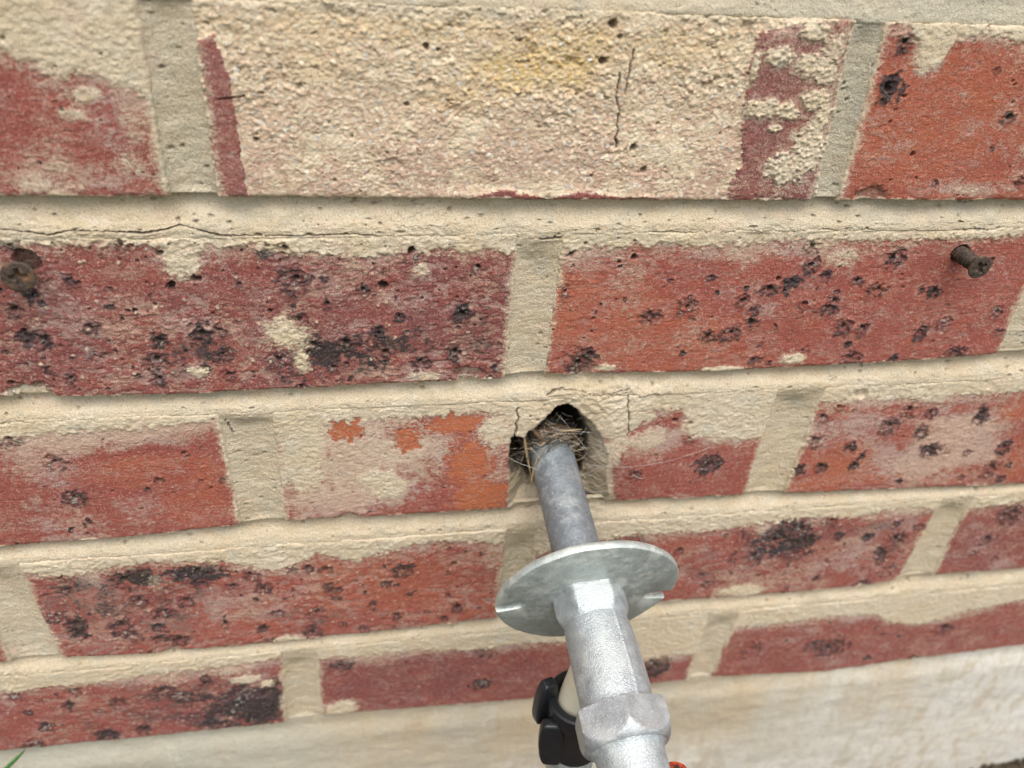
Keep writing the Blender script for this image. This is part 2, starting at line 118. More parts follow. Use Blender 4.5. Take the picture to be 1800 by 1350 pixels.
# ------------------------------------------------------------------ objects and tags
def link(o): scene.collection.objects.link(o); return o
def tag(o, label=None, category=None, group=None, kind=None):
    if label: o['label'] = label
    if category: o['category'] = category
    if group: o['group'] = group
    if kind: o['kind'] = kind
    return o
def empty(name, loc_mm=(0, 0, 0)):
    o = link(bpy.data.objects.new(name, None)); o.location = [c*MM for c in loc_mm]; o.empty_display_size = 0.02
    return o
def adopt(o, parent):
    if parent is not None:
        o.parent = parent; o.matrix_parent_inverse = Matrix.Identity(4)
        o.location = o.location - parent.location
    return o
def mesh_object(name, verts_mm, faces, mat, parent=None, origin=None, smooth=True, attrs=None, sharp=None):
    V = np.asarray(verts_mm, float)
    if origin is None: origin = (V.min(0)+V.max(0))/2
    origin = np.asarray(origin, float)
    me = bpy.data.meshes.new(name)
    W = ((V-origin)*MM).astype(np.float32)
    if isinstance(faces, np.ndarray):
        nf, k = faces.shape
        me.vertices.add(len(W)); me.vertices.foreach_set('co', W.ravel())
        me.loops.add(nf*k); me.loops.foreach_set('vertex_index', faces.astype(np.int32).ravel())
        me.polygons.add(nf); me.polygons.foreach_set('loop_start', np.arange(0, nf*k, k, dtype=np.int32))
        me.polygons.foreach_set('loop_total', np.full(nf, k, np.int32))
        me.update(calc_edges=True)
    else:
        me.from_pydata([tuple(v) for v in W], [], faces); me.update()
    me.polygons.foreach_set('use_smooth', np.full(len(me.polygons), smooth, bool))
    for an, arr in (attrs or {}).items():
        a = me.attributes.new(an, 'FLOAT_COLOR', 'POINT'); a.data.foreach_set('color', np.asarray(arr, np.float32).ravel())
    me.materials.append(mat)
    if sharp: me.set_sharp_from_angle(angle=math.radians(sharp))
    o = link(bpy.data.objects.new(name, me)); o.location = [float(c)*MM for c in origin]
    return adopt(o, parent)
def bm_object(name, bm, mat, parent=None, smooth=True, recalc=True):
    if recalc: bmesh.ops.recalc_face_normals(bm, faces=bm.faces)
    bm.verts.ensure_lookup_table()
    V = [tuple(v.co) for v in bm.verts]; F = [[v.index for v in f.verts] for f in bm.faces]
    bm.free()
    return mesh_object(name, V, F, mat, parent, smooth=True, sharp=32 if smooth else 20)
def grid_faces(nu, nv, flip=False):
    a = np.arange(nu*nv).reshape(nu, nv)
    f = np.stack([a[:-1, :-1], a[1:, :-1], a[1:, 1:], a[:-1, 1:]], -1).reshape(-1, 4)
    return f[:, ::-1] if flip else f

# ------------------------------------------------------------------ material helpers
class NT:
    def __init__(self, name, group=None):
        if group is None:
            self.mat = bpy.data.materials.new(name); self.mat.use_nodes = True; self.t = self.mat.node_tree; self.t.nodes.clear()
        else: self.t = group
    def n(self, typ, **kw):
        nd = self.t.nodes.new(typ)
        for k, v in kw.items(): setattr(nd, k, v)
        return nd
    def l(self, a, b): self.t.links.new(a, b)
    def setin(self, sock, v):
        if hasattr(v, 'is_linked') or hasattr(v, 'links'): self.l(v, sock)
        else: sock.default_value = v
    def math(self, op, a, b=0.0, clamp=False):
        m = self.n('ShaderNodeMath', operation=op, use_clamp=clamp); self.setin(m.inputs[0], a); self.setin(m.inputs[1], b); return m.outputs[0]
    def pos(self): return self.n('ShaderNodeNewGeometry').outputs['Position']
    def noise(self, vec, scale, detail=3.0, rough=0.55, dist=0.0, out='Fac'):
        nd = self.n('ShaderNodeTexNoise'); self.l(vec, nd.inputs['Vector'])
        nd.inputs['Scale'].default_value = scale; nd.inputs['Detail'].default_value = detail; nd.inputs['Roughness'].default_value = rough; nd.inputs['Distortion'].default_value = dist
        return nd.outputs[out]
    def voro(self, vec, scale, feature='F1'):
        nd = self.n('ShaderNodeTexVoronoi', feature=feature); self.l(vec, nd.inputs['Vector']); nd.inputs['Scale'].default_value = scale
        return nd.outputs
    def scalevec(self, vec, s):
        m = self.n('ShaderNodeMapping'); self.l(vec, m.inputs['Vector']); m.inputs['Scale'].default_value = s; return m.outputs[0]
    def ramp(self, v, a, b, lo=0.0, hi=1.0, smooth=True):
        m = self.n('ShaderNodeMapRange', interpolation_type='SMOOTHSTEP' if smooth else 'LINEAR'); self.setin(m.inputs['Value'], v)
        m.inputs['From Min'].default_value = a; m.inputs['From Max'].default_value = b; m.inputs['To Min'].default_value = lo; m.inputs['To Max'].default_value = hi
        return m.outputs['Result']
    def mix(self, fac, a, b, mode='MIX'):
        m = self.n('ShaderNodeMix', data_type='RGBA', blend_type=mode); self.setin(m.inputs[0], fac)
        for s, v in ((m.inputs[6], a), (m.inputs[7], b)):
            if isinstance(v, tuple): s.default_value = v + (1.0,) if len(v) == 3 else v
            else: self.l(v, s)
        return m.outputs[2]
    def attr(self, name):
        a = self.n('ShaderNodeAttribute', attribute_name=name); s = self.n('ShaderNodeSeparateColor'); self.l(a.outputs['Color'], s.inputs[0])
        return s.outputs[0], s.outputs[1], s.outputs[2], a.outputs['Alpha']
    def bump(self, h, dist, strength=1.0, normal=None):
        b = self.n('ShaderNodeBump'); self.l(h, b.inputs['Height']); b.inputs['Distance'].default_value = dist; b.inputs['Strength'].default_value = strength
        if normal is not None: self.l(normal, b.inputs['Normal'])
        return b.outputs[0]
    def out(self, color, rough, normal=None, metallic=0.0, spec=0.5, extra=None):
        p = self.n('ShaderNodeBsdfPrincipled'); self.setin(p.inputs['Base Color'], color if not isinstance(color, tuple) else color+(1.0,))
        self.setin(p.inputs['Roughness'], rough); self.setin(p.inputs['Metallic'], metallic); p.inputs['Specular IOR Level'].default_value = spec
        if normal is not None: self.l(normal, p.inputs['Normal'])
        for k, v in (extra or {}).items(): p.inputs[k].default_value = v
        o = self.n('ShaderNodeOutputMaterial'); self.l(p.outputs[0], o.inputs[0]); return self.mat

def mortar_color(t, P, grey, dirt_shade):
    S = t.scalevec(P, (0.6, 1.0, 1.0))
    big = t.noise(P, 28.0, 3); mid = t.noise(S, 170.0, 4, 0.6); fine = t.noise(P, 1000.0, 4, 0.7); grain = t.noise(P, 2800.0, 2)
    c = t.mix(t.ramp(big, 0.35, 0.68), (0.525, 0.425, 0.283), (0.555, 0.47, 0.342))
    c = t.mix(t.ramp(mid, 0.52, 0.70, 0, 0.6), c, (0.66, 0.575, 0.45))
    c = t.mix(t.ramp(mid, 0.47, 0.28, 0, 0.5), c, (0.50, 0.375, 0.24))
    pk = t.noise(P, 75.0, 4, 0.6)
    c = t.mix(t.ramp(pk, 0.55, 0.68, 0, 0.55), c, (0.56, 0.42, 0.31)); c = t.mix(t.ramp(pk, 0.45, 0.34, 0, 0.6), c, (0.47, 0.43, 0.335))
    c = t.mix(grey, c, (0.415, 0.385, 0.30))
    c = t.mix(t.ramp(fine, 0.44, 0.26, 0, 0.6), c, (0.28, 0.21, 0.13))
    c = t.mix(t.ramp(fine, 0.58, 0.75, 0, 0.5), c, (0.72, 0.64, 0.50))
    sand = t.noise(P, 1700.0, 2, 0.6); c = t.mix(t.ramp(sand, 0.56, 0.70, 0, 0.5), c, (0.74, 0.66, 0.53)); c = t.mix(t.ramp(sand, 0.44, 0.30, 0, 0.5), c, (0.30, 0.235, 0.16))
    c = t.mix(t.ramp(grain, 0.56, 0.74, 0, 0.4), c, (0.76, 0.68, 0.55))
    c = t.mix(t.ramp(grain, 0.42, 0.28, 0, 0.6), c, (0.20, 0.155, 0.105))
    v = t.voro(P, 420.0); vc = t.n('ShaderNodeSeparateColor'); t.l(v['Color'], vc.inputs[0])
    orange = t.math('MULTIPLY', t.math('GREATER_THAN', vc.outputs[0], 0.93), t.ramp(v['Distance'], 0.30, 0.16))
    c = t.mix(t.math('MULTIPLY', orange, 0.6), c, (0.50, 0.27, 0.12))
    c = t.mix(dirt_shade, c, t.mix(t.ramp(mid, 0.35, 0.65), (0.045, 0.034, 0.024), (0.17, 0.13, 0.085)))  # real grime and stains, plus shade painted into the cracks
    h = t.math('ADD', t.math('MULTIPLY', fine, 0.8), t.math('ADD', t.math('MULTIPLY', grain, 0.3), t.math('MULTIPLY', sand, 0.6)))
    return c, h

def make_mortar_material():
    t = NT('sandy_mortar'); P = t.pos(); g, d, _, _ = t.attr('ma')
    c, h = mortar_color(t, P, g, d)
    return t.out(c, 0.92, t.bump(h, 0.0009, 1.0), spec=0.2)

def make_brick_material():
    t = NT('old_red_brick'); P = t.pos()
    smear, pale, dark, tone = t.attr('ma'); sand, ash, dirt_shade, ochre = t.attr('mb')
    S = t.scalevec(P, (0.6, 1.0, 1.0))
    n_fine = t.noise(P, 1900.0, 3, 0.65); n_mm = t.noise(S, 800.0, 4, 0.65, 0.6); n_cm = t.noise(S, 150.0, 5, 0.65, 0.3); n_big = t.noise(P, 40.0, 3)
    fz = t.ramp(n_fine, 0.28, 0.72, -0.5, 0.5, False); mz = t.ramp(n_mm, 0.28, 0.72, -0.5, 0.5, False); cz = t.ramp(n_cm, 0.28, 0.72, -0.5, 0.5, False)
    tv = t.math('ADD', tone, t.math('ADD', t.math('MULTIPLY', cz, 0.26), t.math('MULTIPLY', mz, 0.16)))
    c = t.mix(t.ramp(tv, 0.0, 0.5, smooth=False), (0.170, 0.058, 0.055), (0.285, 0.074, 0.054))
    c = t.mix(t.ramp(tv, 0.5, 1.0, smooth=False), c, (0.40, 0.118, 0.050))
    c = t.mix(t.ramp(fz, 0.05, 0.5, 0, 0.55), c, (0.44, 0.21, 0.155))
    c = t.mix(t.ramp(fz, -0.05, -0.5, 0, 0.65), c, (0.085, 0.026, 0.023))
    # pale grit and dust lying in the face
    pc = t.mix(t.ramp(fz, -0.5, 0.5, smooth=False), (0.25, 0.130, 0.098), (0.52, 0.37, 0.275))
    pc = t.mix(t.ramp(n_big, 0.42, 0.6), pc, t.mix(t.ramp(fz, -0.5, 0.5, smooth=False), (0.25, 0.145, 0.125), (0.50, 0.37, 0.31)))
    film = t.math('ADD', pale, t.math('ADD', t.math('MULTIPLY', mz, 0.45), t.math('MULTIPLY', fz, 0.35)))
    pc = t.mix(t.ramp(pale, 1.0, 1.3, 0, 0.75), pc, t.mix(t.ramp(fz, -0.5, 0.5), (0.43, 0.29, 0.215), (0.57, 0.435, 0.335)))
    c = t.mix(t.ramp(film, 0.05, 1.0, 0, 0.9, False), c, pc)
    # iron spots
    dm = t.math('ADD', dark, t.math('ADD', t.math('MULTIPLY', mz, 0.55), t.math('MULTIPLY', fz, 0.45)))
    dc = t.mix(t.ramp(n_big, 0.44, 0.58), (0.028, 0.023, 0.021), (0.034, 0.029, 0.033))
    dc = t.mix(t.ramp(fz, 0.0, 0.5, 0, 0.75), dc, (0.16, 0.135, 0.125))
    c = t.mix(t.ramp(dm, 0.25, 0.85, 0, 0.95, False), c, dc)
    am = t.math('ADD', ash, t.math('ADD', t.math('MULTIPLY', mz, 0.6), t.math('MULTIPLY', fz, 0.4)))
    c = t.mix(t.ramp(am, 0.28, 0.75, 0, 0.8), c, t.mix(n_fine, (0.20, 0.175, 0.16), (0.42, 0.38, 0.33)))
    # spalled sandy core
    sc = t.mix(t.ramp(cz, -0.35, 0.35), (0.52, 0.385, 0.265), (0.60, 0.48, 0.325))
    zn = t.noise(P, 55.0, 4, 0.6)
    sxyz = t.n('ShaderNodeSeparateXYZ'); t.l(P, sxyz.inputs[0]); lowz = t.ramp(t.math('ADD', sxyz.outputs[2], t.math('MULTIPLY', zn, 0.05)), 0.372, 0.335)
    sc = t.mix(t.math('MULTIPLY', t.ramp(zn, 0.40, 0.58, 0.2, 0.85), lowz), sc, (0.47, 0.315, 0.235))
    sc = t.mix(t.ramp(zn, 0.46, 0.34, 0, 0.7), sc, (0.65, 0.545, 0.39))
    v3 = t.voro(P, 380.0); v3c = t.n('ShaderNodeSeparateColor'); t.l(v3['Color'], v3c.inputs[0])
    v2 = t.voro(P, 900.0); v2c = t.n('ShaderNodeSeparateColor'); t.l(v2['Color'], v2c.inputs[0])
    sc = t.mix(t.ramp(v2c.outputs[0], 0.60, 0.95, 0, 0.75), sc, (0.70, 0.61, 0.46))
    sc = t.mix(t.ramp(v2c.outputs[1], 0.84, 0.98, 0, 0.55), sc, (0.32, 0.19, 0.14))
    sc = t.mix(t.ramp(v2c.outputs[2], 0.94, 0.99, 0, 0.6), sc, (0.46, 0.47, 0.46))
    sc = t.mix(t.math('MULTIPLY', ochre, t.ramp(mz, -0.35, 0.2)), sc, t.mix(v2c.outputs[2], (0.52, 0.33, 0.12), (0.64, 0.50, 0.26)))
    sc = t.mix(t.ramp(mz, -0.15, -0.5, 0, 0.45), sc, (0.33, 0.20, 0.145))
    sc = t.mix(t.math('MULTIPLY', t.math('GREATER_THAN', v3c.outputs[0], 0.87), t.ramp(v3['Distance'], 0.36, 0.22)), sc, t.mix(v3c.outputs[1], (0.70, 0.58, 0.40), (0.66, 0.64, 0.58)))
    sm = t.ramp(t.math('ADD', sand, t.math('MULTIPLY', mz, 0.6)), 0.35, 0.65)
    c = t.mix(sm, c, sc)
    mc, mh = mortar_color(t, P, 0.0, 0.0)
    mm = t.math('ADD', smear, t.math('ADD', t.math('MULTIPLY', mz, 0.55), t.math('MULTIPLY', fz, 0.35)))
    mf = t.ramp(mm, 0.22, 0.78, 0, 1, False)
    c = t.mix(mf, c, mc)
    c = t.mix(dirt_shade, c, t.mix(t.ramp(mz, -0.5, 0.5), (0.022, 0.017, 0.013), (0.13, 0.10, 0.068)))  # real grime, plus shade painted into the pipe hole, screw holes and cracks
    h = t.math('ADD', t.math('MULTIPLY', n_fine, 0.7), t.math('MULTIPLY', n_mm, 1.0))
    return t.out(c, t.ramp(n_fine, 0.2, 0.8, 0.66, 0.92), t.bump(h, 0.0006, 0.8), spec=0.25)

BRICK_MAT = make_brick_material(); MORTAR_MAT = make_mortar_material()

# ------------------------------------------------------------------ the wall: bricks
FINE = 1.06                                 # grid coarseness factor
ROW_TOP = {'A': 360.0, 'B': 286.0, 'C': 212.0, 'D': 138.5, 'E': 64.5}
ROW_BOTTOM = {
 'A': [(-240, 300.4), (-69, 300.3), (9, 299.6), (95, 298.5), (169, 297.7), (298, 297.4), (440, 297.4)],
 'B': [(-130, 223.6), (-91, 223.2), (-32, 221.4), (10, 221.9), (54, 222.5), (94, 222.7), (113, 223.8), (185, 221.9), (250, 222.8), (318, 225.0), (560, 226)],
 'C': [(-240, 148), (-113, 148.1), (-68, 148.6), (-18, 151.3), (3, 152.1), (52, 151), (153, 150.9), (214, 149.4), (371, 144.6), (470, 144)],
 'D': [(-350, 76), (-103, 74), (-72, 71.5), (-19, 71.7), (22, 72.5), (100, 75.1), (199, 76.8), (264, 74.7), (314, 76.6), (345, 79.1), (402, 78.2), (570, 78)],
 'E': [(-230, 5.8), (-154, 5.4), (-99, 4.1), (-13, 4.6), (7, 7.2), (112, 2.8), (212, 4.9), (230, 5.4), (304, -0.8), (350, 2.7), (435, 5.2), (680, 5)]}
# key: row, x left (top, bottom), x right (top, bottom), tone, proud mm, cell mm
BRICKS = {
 'A1': ('A', (-232, -233), (-16.6, -18.2), 0.40, 0.3, 0.36), 'A2': ('A', (-2.1, -3.3), (206.0, 209.3), 0.15, 0.8, 0.34), 'A3': ('A', (217.2, 218.8), (432, 433), 0.62, 0.2, 0.36),
 'B1': ('B', (-118, -119), (98.5, 97.0), 0.25, 0.2, 0.34), 'B2': ('B', (114.4, 112.5), (317.5, 319.6), 0.50, 0.0, 0.34),
 'C1': ('C', (-231, -231), (-15.9, -15.4), 0.44, 0.3, 0.42), 'C2': ('C', (3.4, 2.7), (218.5, 217.0), 0.45, 0.0, 0.40), 'C3': ('C', (239.4, 236.3), (452, 452), 0.52, 0.1, 0.42),
 'D0': ('D', (-340, -340), (-128.5, -128.5), 0.42, 0.1, 0.6), 'D1': ('D', (-109.2, -107.6), (102.4, 100.2), 0.46, 0.4, 0.46), 'D2': ('D', (115.3, 114.8), (327.5, 323.5), 0.42, 0.2, 0.46), 'D3': ('D', (343.5, 343.3), (556, 556), 0.36, 0.0, 0.5),
 'E1': ('E', (-225, -226), (-7.3, -11.2), 0.38, 0.2, 0.5), 'E2': ('E', (8.2, 6.9), (217.5, 215.7), 0.34, 0.1, 0.5), 'E3': ('E', (232.9, 229.0), (446, 446), 0.40, 0.2, 0.55)}
VISIBLE_X = {'A': (-76, 306), 'B': (-102, 342), 'C': (-124, 382), 'D': (-146, 420), 'E': (-172, 452)}
def lerp(a, b, t): return a + (b-a)*t
def blob_field(x, z, blobs, warp, soft=(0.6, 1.2)):
    out = np.zeros(x.shape)
    x0, x1, z0, z1 = x.min(), x.max(), z.min(), z.max()
    for cx, cz, rx, rz, s in blobs:
        if cx+1.5*rx < x0 or cx-1.5*rx > x1 or cz+1.5*rz < z0 or cz-1.5*rz > z1: continue
        e = np.sqrt(((x-cx)/rx)**2 + ((z-cz)/rz)**2) + warp
        out = np.maximum(out, s*(1-sstep(soft[0], soft[1], e))) + 0.25*np.minimum(out, s*(1-sstep(soft[0], soft[1], e)))
    return out

wall = empty('brick_wall', (100, 0, 5)); tag(wall, 'weathered red brick wall with sandy recessed mortar joints', 'wall')

def build_brick(key, number):
    row, xl, xr, tone0, proud, cell = BRICKS[key]
    cell *= FINE
    zt = ROW_TOP[row]; bx, bz = np.array(ROW_BOTTOM[row]).T
    L, Rr = xl[1], xr[1]; vx0, vx1 = VISIBLE_X[row]
    a0, a1 = max(L, vx0), min(Rr, vx1)
    xs = np.arange(a0, a1, cell)
    if L < a0: xs = np.concatenate([np.linspace(L, a0, int((a0-L)/4)+2)[:-1], xs])
    xs = np.concatenate([xs, [a1]]) if a1 - xs[-1] > cell*0.4 else xs
    if Rr > a1: xs = np.concatenate([xs, np.linspace(a1, Rr, int((Rr-a1)/4)+2)[1:]])
    u = (xs-L)/(Rr-L); u = np.clip(u, 0, 1); u[0] = 0; u[-1] = 1
    v = np.linspace(0, 1, int(62/cell)+1)
    U, W = np.meshgrid(u, v, indexing='ij')
    X = lerp(lerp(xl[1], xl[0], W), lerp(xr[1], xr[0], W), U)
    Zb = np.interp(X, bx, bz); Zt = zt + 0.6*perlin(X/60, X*0+3.3, number)
    Z = lerp(Zb, Zt, W)
    # ragged arrises
    dl, dr, db, dt = U*(Rr-L), (1-U)*(Rr-L), W*(Zt-Zb), (1-W)*(Zt-Zb)
    jag = lambda s: 0.75*fbm(X, Z, 7.0, 3, s) + 0.35*fbm(X, Z, 1.8, 2, s+5)
    X = X + jag(31+number)*(np.exp(-dl/3)-np.exp(-dr/3)); Z = Z + jag(57+number)*(np.exp(-db/3)-np.exp(-dt/3))
    x, z = X, Z
    w1 = fbm(x, z, 3.2, 3, 201); w2 = fbm(x, z, 1.4, 2, 251); w1b = fbm(x, z, 3.2, 3, 231); w3 = fbm(x, z, 14.0, 3, 281)
    edge = np.minimum(np.minimum(dl, dr), np.minimum(db, dt))
    rr = np.clip(1.8 + 1.1*w3 + 0.5*w1, 0.7, 3.4)
    def roll(d): q = np.clip(1-d/rr, 0, 1); return rr*(1-np.sqrt(np.clip(1-q*q, 0, 1)))
    h = proud + 0.35*fbm(x, z, 40, 2, 300+number) + 0.16*w3 + 0.11*w1 + 0.05*w2
    h = h - roll(dl) - roll(dr) - roll(db) - roll(dt)*np.clip(0.22 + 0.9*w3, 0.04, 1)
    # drag creases along the face
    cre = fbm(x*0.35, z*1.0, 1.6, 2, 330+number); h = h - 0.22*sstep(0.28, 0.6, cre)*sstep(0.0, 0.4, w3+0.2)
    tone = np.full(x.shape, tone0) + 0.12*w3
    tone = tone + 0.40*blob_field(x, z, ORANGE, 0.5*w1 + 0.35*w3) - 0.35*blob_field(x, z, PURPLE, 0.4*w3)
    pale = (0.32 if key == 'A1' else 0.10) + 0.20*w3 + blob_field(x, z, PALE, 0.55*w3 + 0.35*w1, (0.35, 1.25))
    n5 = fbm(x*0.6, z, 9, 5, 341, 0.64); n2 = fbm(x*0.7, z, 1.5, 3, 347, 0.62)
    orange_clear = blob_field(x, z, [b for b in ORANGE if b[4] >= 0.9], 0.9*w1 + 0.3*w2, (0.7, 1.05))
    pale = pale - 0.9*np.clip(orange_clear, 0, 1); tone = tone + 0.22*np.clip(orange_clear, 0, 1)
    # mortar left on the face: along the top arris and in smears
    tl = TOPLINE.get(key); smear = np.zeros(x.shape)
    if tl:
        tx, tz = np.array(tl).T
        lim = np.interp(x, tx, tz)
        smear = 1.1*sstep(-3.0, 2.4, z - lim + 2.6*w1 + 1.6*n2)
        pale = pale + 0.45*sstep(-9, -0.5, z - lim + 3*w3)
    sb = blob_field(x, z, SMEAR, 0.55*w1 + 0.5*n2 + 0.3*w3, (0.62, 1.22)); smear = np.maximum(smear, sb)
    pale = pale + 0.55*blob_field(x, z, [(b[0], b[1], b[2]*1.35, b[3]*1.35, b[4]) for b in SMEAR], 0.4*w1 + 0.4*w3, (0.5, 1.2))
    if tl: smear = np.maximum(smear, 0.50*sstep(-11, 0.5, z - lim + 5*w3 + 4*n5 + 2*n2)*(0.6 + 0.5*w3))
    smear = np.maximum(smear, 0.42*blob_field(x, z, [(b[0], b[1], b[2]*1.5, b[3]*1.6, min(b[4], 1)) for b in SMEAR], 0.5*w3 + 0.5*n5 + 0.3*n2, (0.4, 1.25)))
    smear = smear*(1-0.9*np.clip(orange_clear, 0, 1)*(smear < 0.75))
    smear = np.maximum(smear, 0.55*sstep(5.0, 0.5, np.minimum(dl, dr) + 3.0*w3 + 2.0*n5))
    smear = np.maximum(smear, 0.9*sstep(2.2, 0.2, np.minimum(dl, dr) + 1.3*w1 + 1.2*w3))
    smear = np.maximum(smear, 0.75*sstep(1.3, 0.1, db + 1.0*w1 + 1.6*w3))
    wv = fbm(x*0.6 + 1.2*w1, z + 1.2*w2, 2.6, 2, 351); worm = (1-sstep(0.02, 0.10, np.abs(wv)))*sstep(-0.05, 0.35, fbm(x, z, 11, 3, 357))
    gf, gid = worley(x, z, 1.15, 361); grit = (gid > 0.83)*sstep(0.42, 0.15, gf)
    film = sstep(0.22, 0.95, pale + 0.9*n5 + 0.7*n2)*(1-0.9*np.clip(orange_clear, 0, 1))
    veil = np.clip(0.02 + 0.30*pale + 0.40*n5, 0, 0.42)*(1-0.85*np.clip(orange_clear, 0, 1)); film = np.maximum(film, veil)
    pale = np.maximum(np.maximum(film + 0.6*np.clip(film*(pale-0.75), 0, 0.6), 0.75*worm), 0.85*grit)
    h = h + film*0.20*n2 + 0.10*n5 - 0.13*worm + 0.12*grit
    peel = {'B1': 1.0, 'D1': 0.9, 'E1': 0.9, 'D2': 0.8, 'C3': 0.7, 'B2': 0.55, 'D3': 0.6, 'E3': 0.5, 'E2': 0.5, 'C2': 0.4}.get(key, 0.3)
    fk = fbm(x*0.55 + 0.8*w2, z + 0.5*w1, 3.4, 4, 363, 0.62); reg = sstep(-0.25, 0.30, fbm(x*0.6, z, 20, 3, 367) + 0.25*(peel-0.5))
    flake = sstep(0.0, 0.07, fk)*reg; h = h + peel*(0.26*flake + 0.18*n2*reg)
    lowp = (1-sstep(-0.16, -0.02, fk))*reg*peel; pale = np.maximum(pale, 0.75*lowp); tone = tone - 0.10*lowp*sstep(0, 0.3, n2)
    cf, cid = worley(x, z, 2.6, 369); crumb0 = (cid > 0.955)*sstep(0.42, 0.16, cf + 0.3*n2)*peel; smear = np.maximum(smear, 0.55*crumb0); h = h + 0.2*crumb0
    sand = np.zeros(x.shape); ochre = np.zeros(x.shape); dirt_shade = np.zeros(x.shape)
    if key == 'A2':
        pl = sdist(x, z, PURPLE_LEFT) + 1.2*w1; pr = sdist(x, z, PURPLE_RIGHT) + 1.8*w1
        solid = np.maximum(sstep(-0.9, 0.9, pl + 0.5*n2), sstep(-2.2, 2.2, pr + 1.5*n2))
        sand = 1-solid
        bottom = sstep(4.0, 1.0, db + 2.5*w3 + 1.0*w1)*(sstep(60, 90, x) - sstep(140, 160, x)); sand = sand*(1-0.75*bottom)
        ochre = blob_field(x, z, OCHRE, 0.6*w3, (0.2, 1.2))
        f1, id1 = worley(x + 0.5*w1, z + 0.5*w2, 1.0, 3); f2, id2 = worley(x + 0.6*w1, z, 2.1, 5)
        coarse = sstep(285, 345, z + 14*w3)
        led = fbm(x*0.5, z, 3.4, 4, 371, 0.6); lft = sstep(0.12, 0.5, fbm(x*0.6, z, 6.0, 4, 377, 0.65))
        zone = sstep(-0.25, 0.35, fbm(x*0.7, z, 22, 3, 383)); rough = 0.18 + 1.0*np.clip(0.55*coarse + 0.65*zone - 0.1, 0, 1)
        n1f = fbm(x*0.8, z, 0.9, 2, 389, 0.7)
        gap = sstep(0.30, 0.55, fbm(x*0.55, z, 3.2, 4, 391, 0.7))
        g = -1.1 + 0.55*w3 + rough*(0.40*(id1-0.3)*sstep(0.7, 0.15, f1) + 0.6*(id2 > 0.82)*sstep(0.55, 0.2, f2)*coarse) + 0.20*led*rough + 0.24*n1f*rough + 0.16*n1f - 0.6*lft*rough - 1.3*gap*rough
        dirt_shade = np.maximum(dirt_shade, 0.35*gap*sand*rough)  # gaps also coloured darker
        h = h + sand*g
        gr, gid = worley(x, z, 1.5, 9)
        crumb = sstep(0.45, 0.8, smear)*solid
        h = h + crumb*(0.5 + 0.9*gid*sstep(0.7, 0.1, gr))
        smear = smear*np.where(sand > 0.5, sstep(-2, 1, z-355), 1)
        pale = np.clip(pale*1.0 + 0.18, 0, 0.9)*solid; tone = np.where(sstep(-1, 1, pr) > 0.5, 0.12, np.where(sstep(-1, 1, pl) > 0.5, 0.22, tone))
    else:
        h = h + 0.35*sstep(0.2, 0.9, smear) + (0.20*w1 + 0.14*n2)*np.clip(smear, 0, 1)
    # iron spots with burnt-out centres
    dk = blob_field(x, z, DARK, 0.6*w3 + 0.5*w1, (0.2, 1.3)); dark = 1.35*np.clip(1.25*dk, 0, 1)*sstep(-0.30, 0.40, 0.8*n5 + 0.8*n2 + 0.55*dk - 0.18); ash = np.zeros(x.shape); x0, x1, z0, z1 = x.min(), x.max(), z.min(), z.max()
    rs = np.random.default_rng(1000+number)
    spots = [s for s in SPOTS if x0 < s[0] < x1 and z0 < s[1] < z1]
    extra = {'B1': 120, 'B2': 40, 'C1': 18, 'C3': 30, 'D1': 75, 'D2': 70, 'D3': 14, 'E1': 30, 'E2': 12, 'E3': 16, 'A3': 16, 'C2': 8}.get(key, 0)
    for k in range(extra): spots.append((rs.uniform(x0, x1), rs.uniform(z0, z1), rs.uniform(0.5, 1.5)))
    pits = [(p[0], p[1], p[2], 1.0) for p in PITS if x0 < p[0] < x1 and z0 < p[1] < z1]
    for k in range({'B1': 260, 'A2': 50, 'D1': 170, 'E1': 130, 'D2': 150}.get(key, 120)): pits.append((rs.uniform(x0, x1), rs.uniform(z0, z1), 0.22+0.6*rs.random()**2.5, 0.8))
    cov = np.clip(smear, 0, 1)
    def window(cx, cz, r):
        iu = np.where((X[:, 0] > cx-r-3) & (X[:, 0] < cx+r+3))[0]; iv = np.where((Z[0] > cz-r-6) & (Z[0] < cz+r+6))[0]
        if len(iu) == 0 or len(iv) == 0: return None
        return (slice(iu[0], iu[-1]+1), slice(iv[0], iv[-1]+1))
    for cx, cz, r in spots:
        s = window(cx, cz, r*1.5)
        if s is None: continue
        el = rs.uniform(0.8, 1.25); th = rs.uniform(-0.4, 0.4)
        ddx, ddz = x[s]-cx, z[s]-cz
        qx, qz = ddx*math.cos(th)+ddz*math.sin(th), -ddx*math.sin(th)+ddz*math.cos(th)
        wa = rs.uniform(0.5, 1.1); e = np.hypot(qx/el + wa*r*w1[s], qz*el + wa*r*w1b[s])/(1.06*r) + 0.34*n2[s] + 0.20*w2[s]; typ = rs.random()
        k = rs.uniform(0.7, 1.1)
        halo = 1-sstep(0.30, 1.25, e); rim = np.exp(-((e-0.72)/0.24)**2)*sstep(-0.45, 0.25, n2[s] + 0.7*w1b[s] + rs.uniform(-0.1, 0.2))
        body = k*np.clip(rs.uniform(0.35, 0.7)*halo + rs.uniform(0.5, 0.8)*rim + (0.35*(1-sstep(0.2, 0.7, e)) if typ < 0.35 else 0), 0, 1.05)
        dark[s] = np.maximum(dark[s], body*(1-0.6*cov[s]))
        ring = np.exp(-((e-0.36)/0.18)**2)*sstep(-0.3, 0.35, n2[s] + 0.5*w1[s] + rs.uniform(-0.1, 0.3))
        if r > 1.2 and typ > 0.25: ash[s] = np.maximum(ash[s], rs.uniform(0.35, 0.85)*ring)
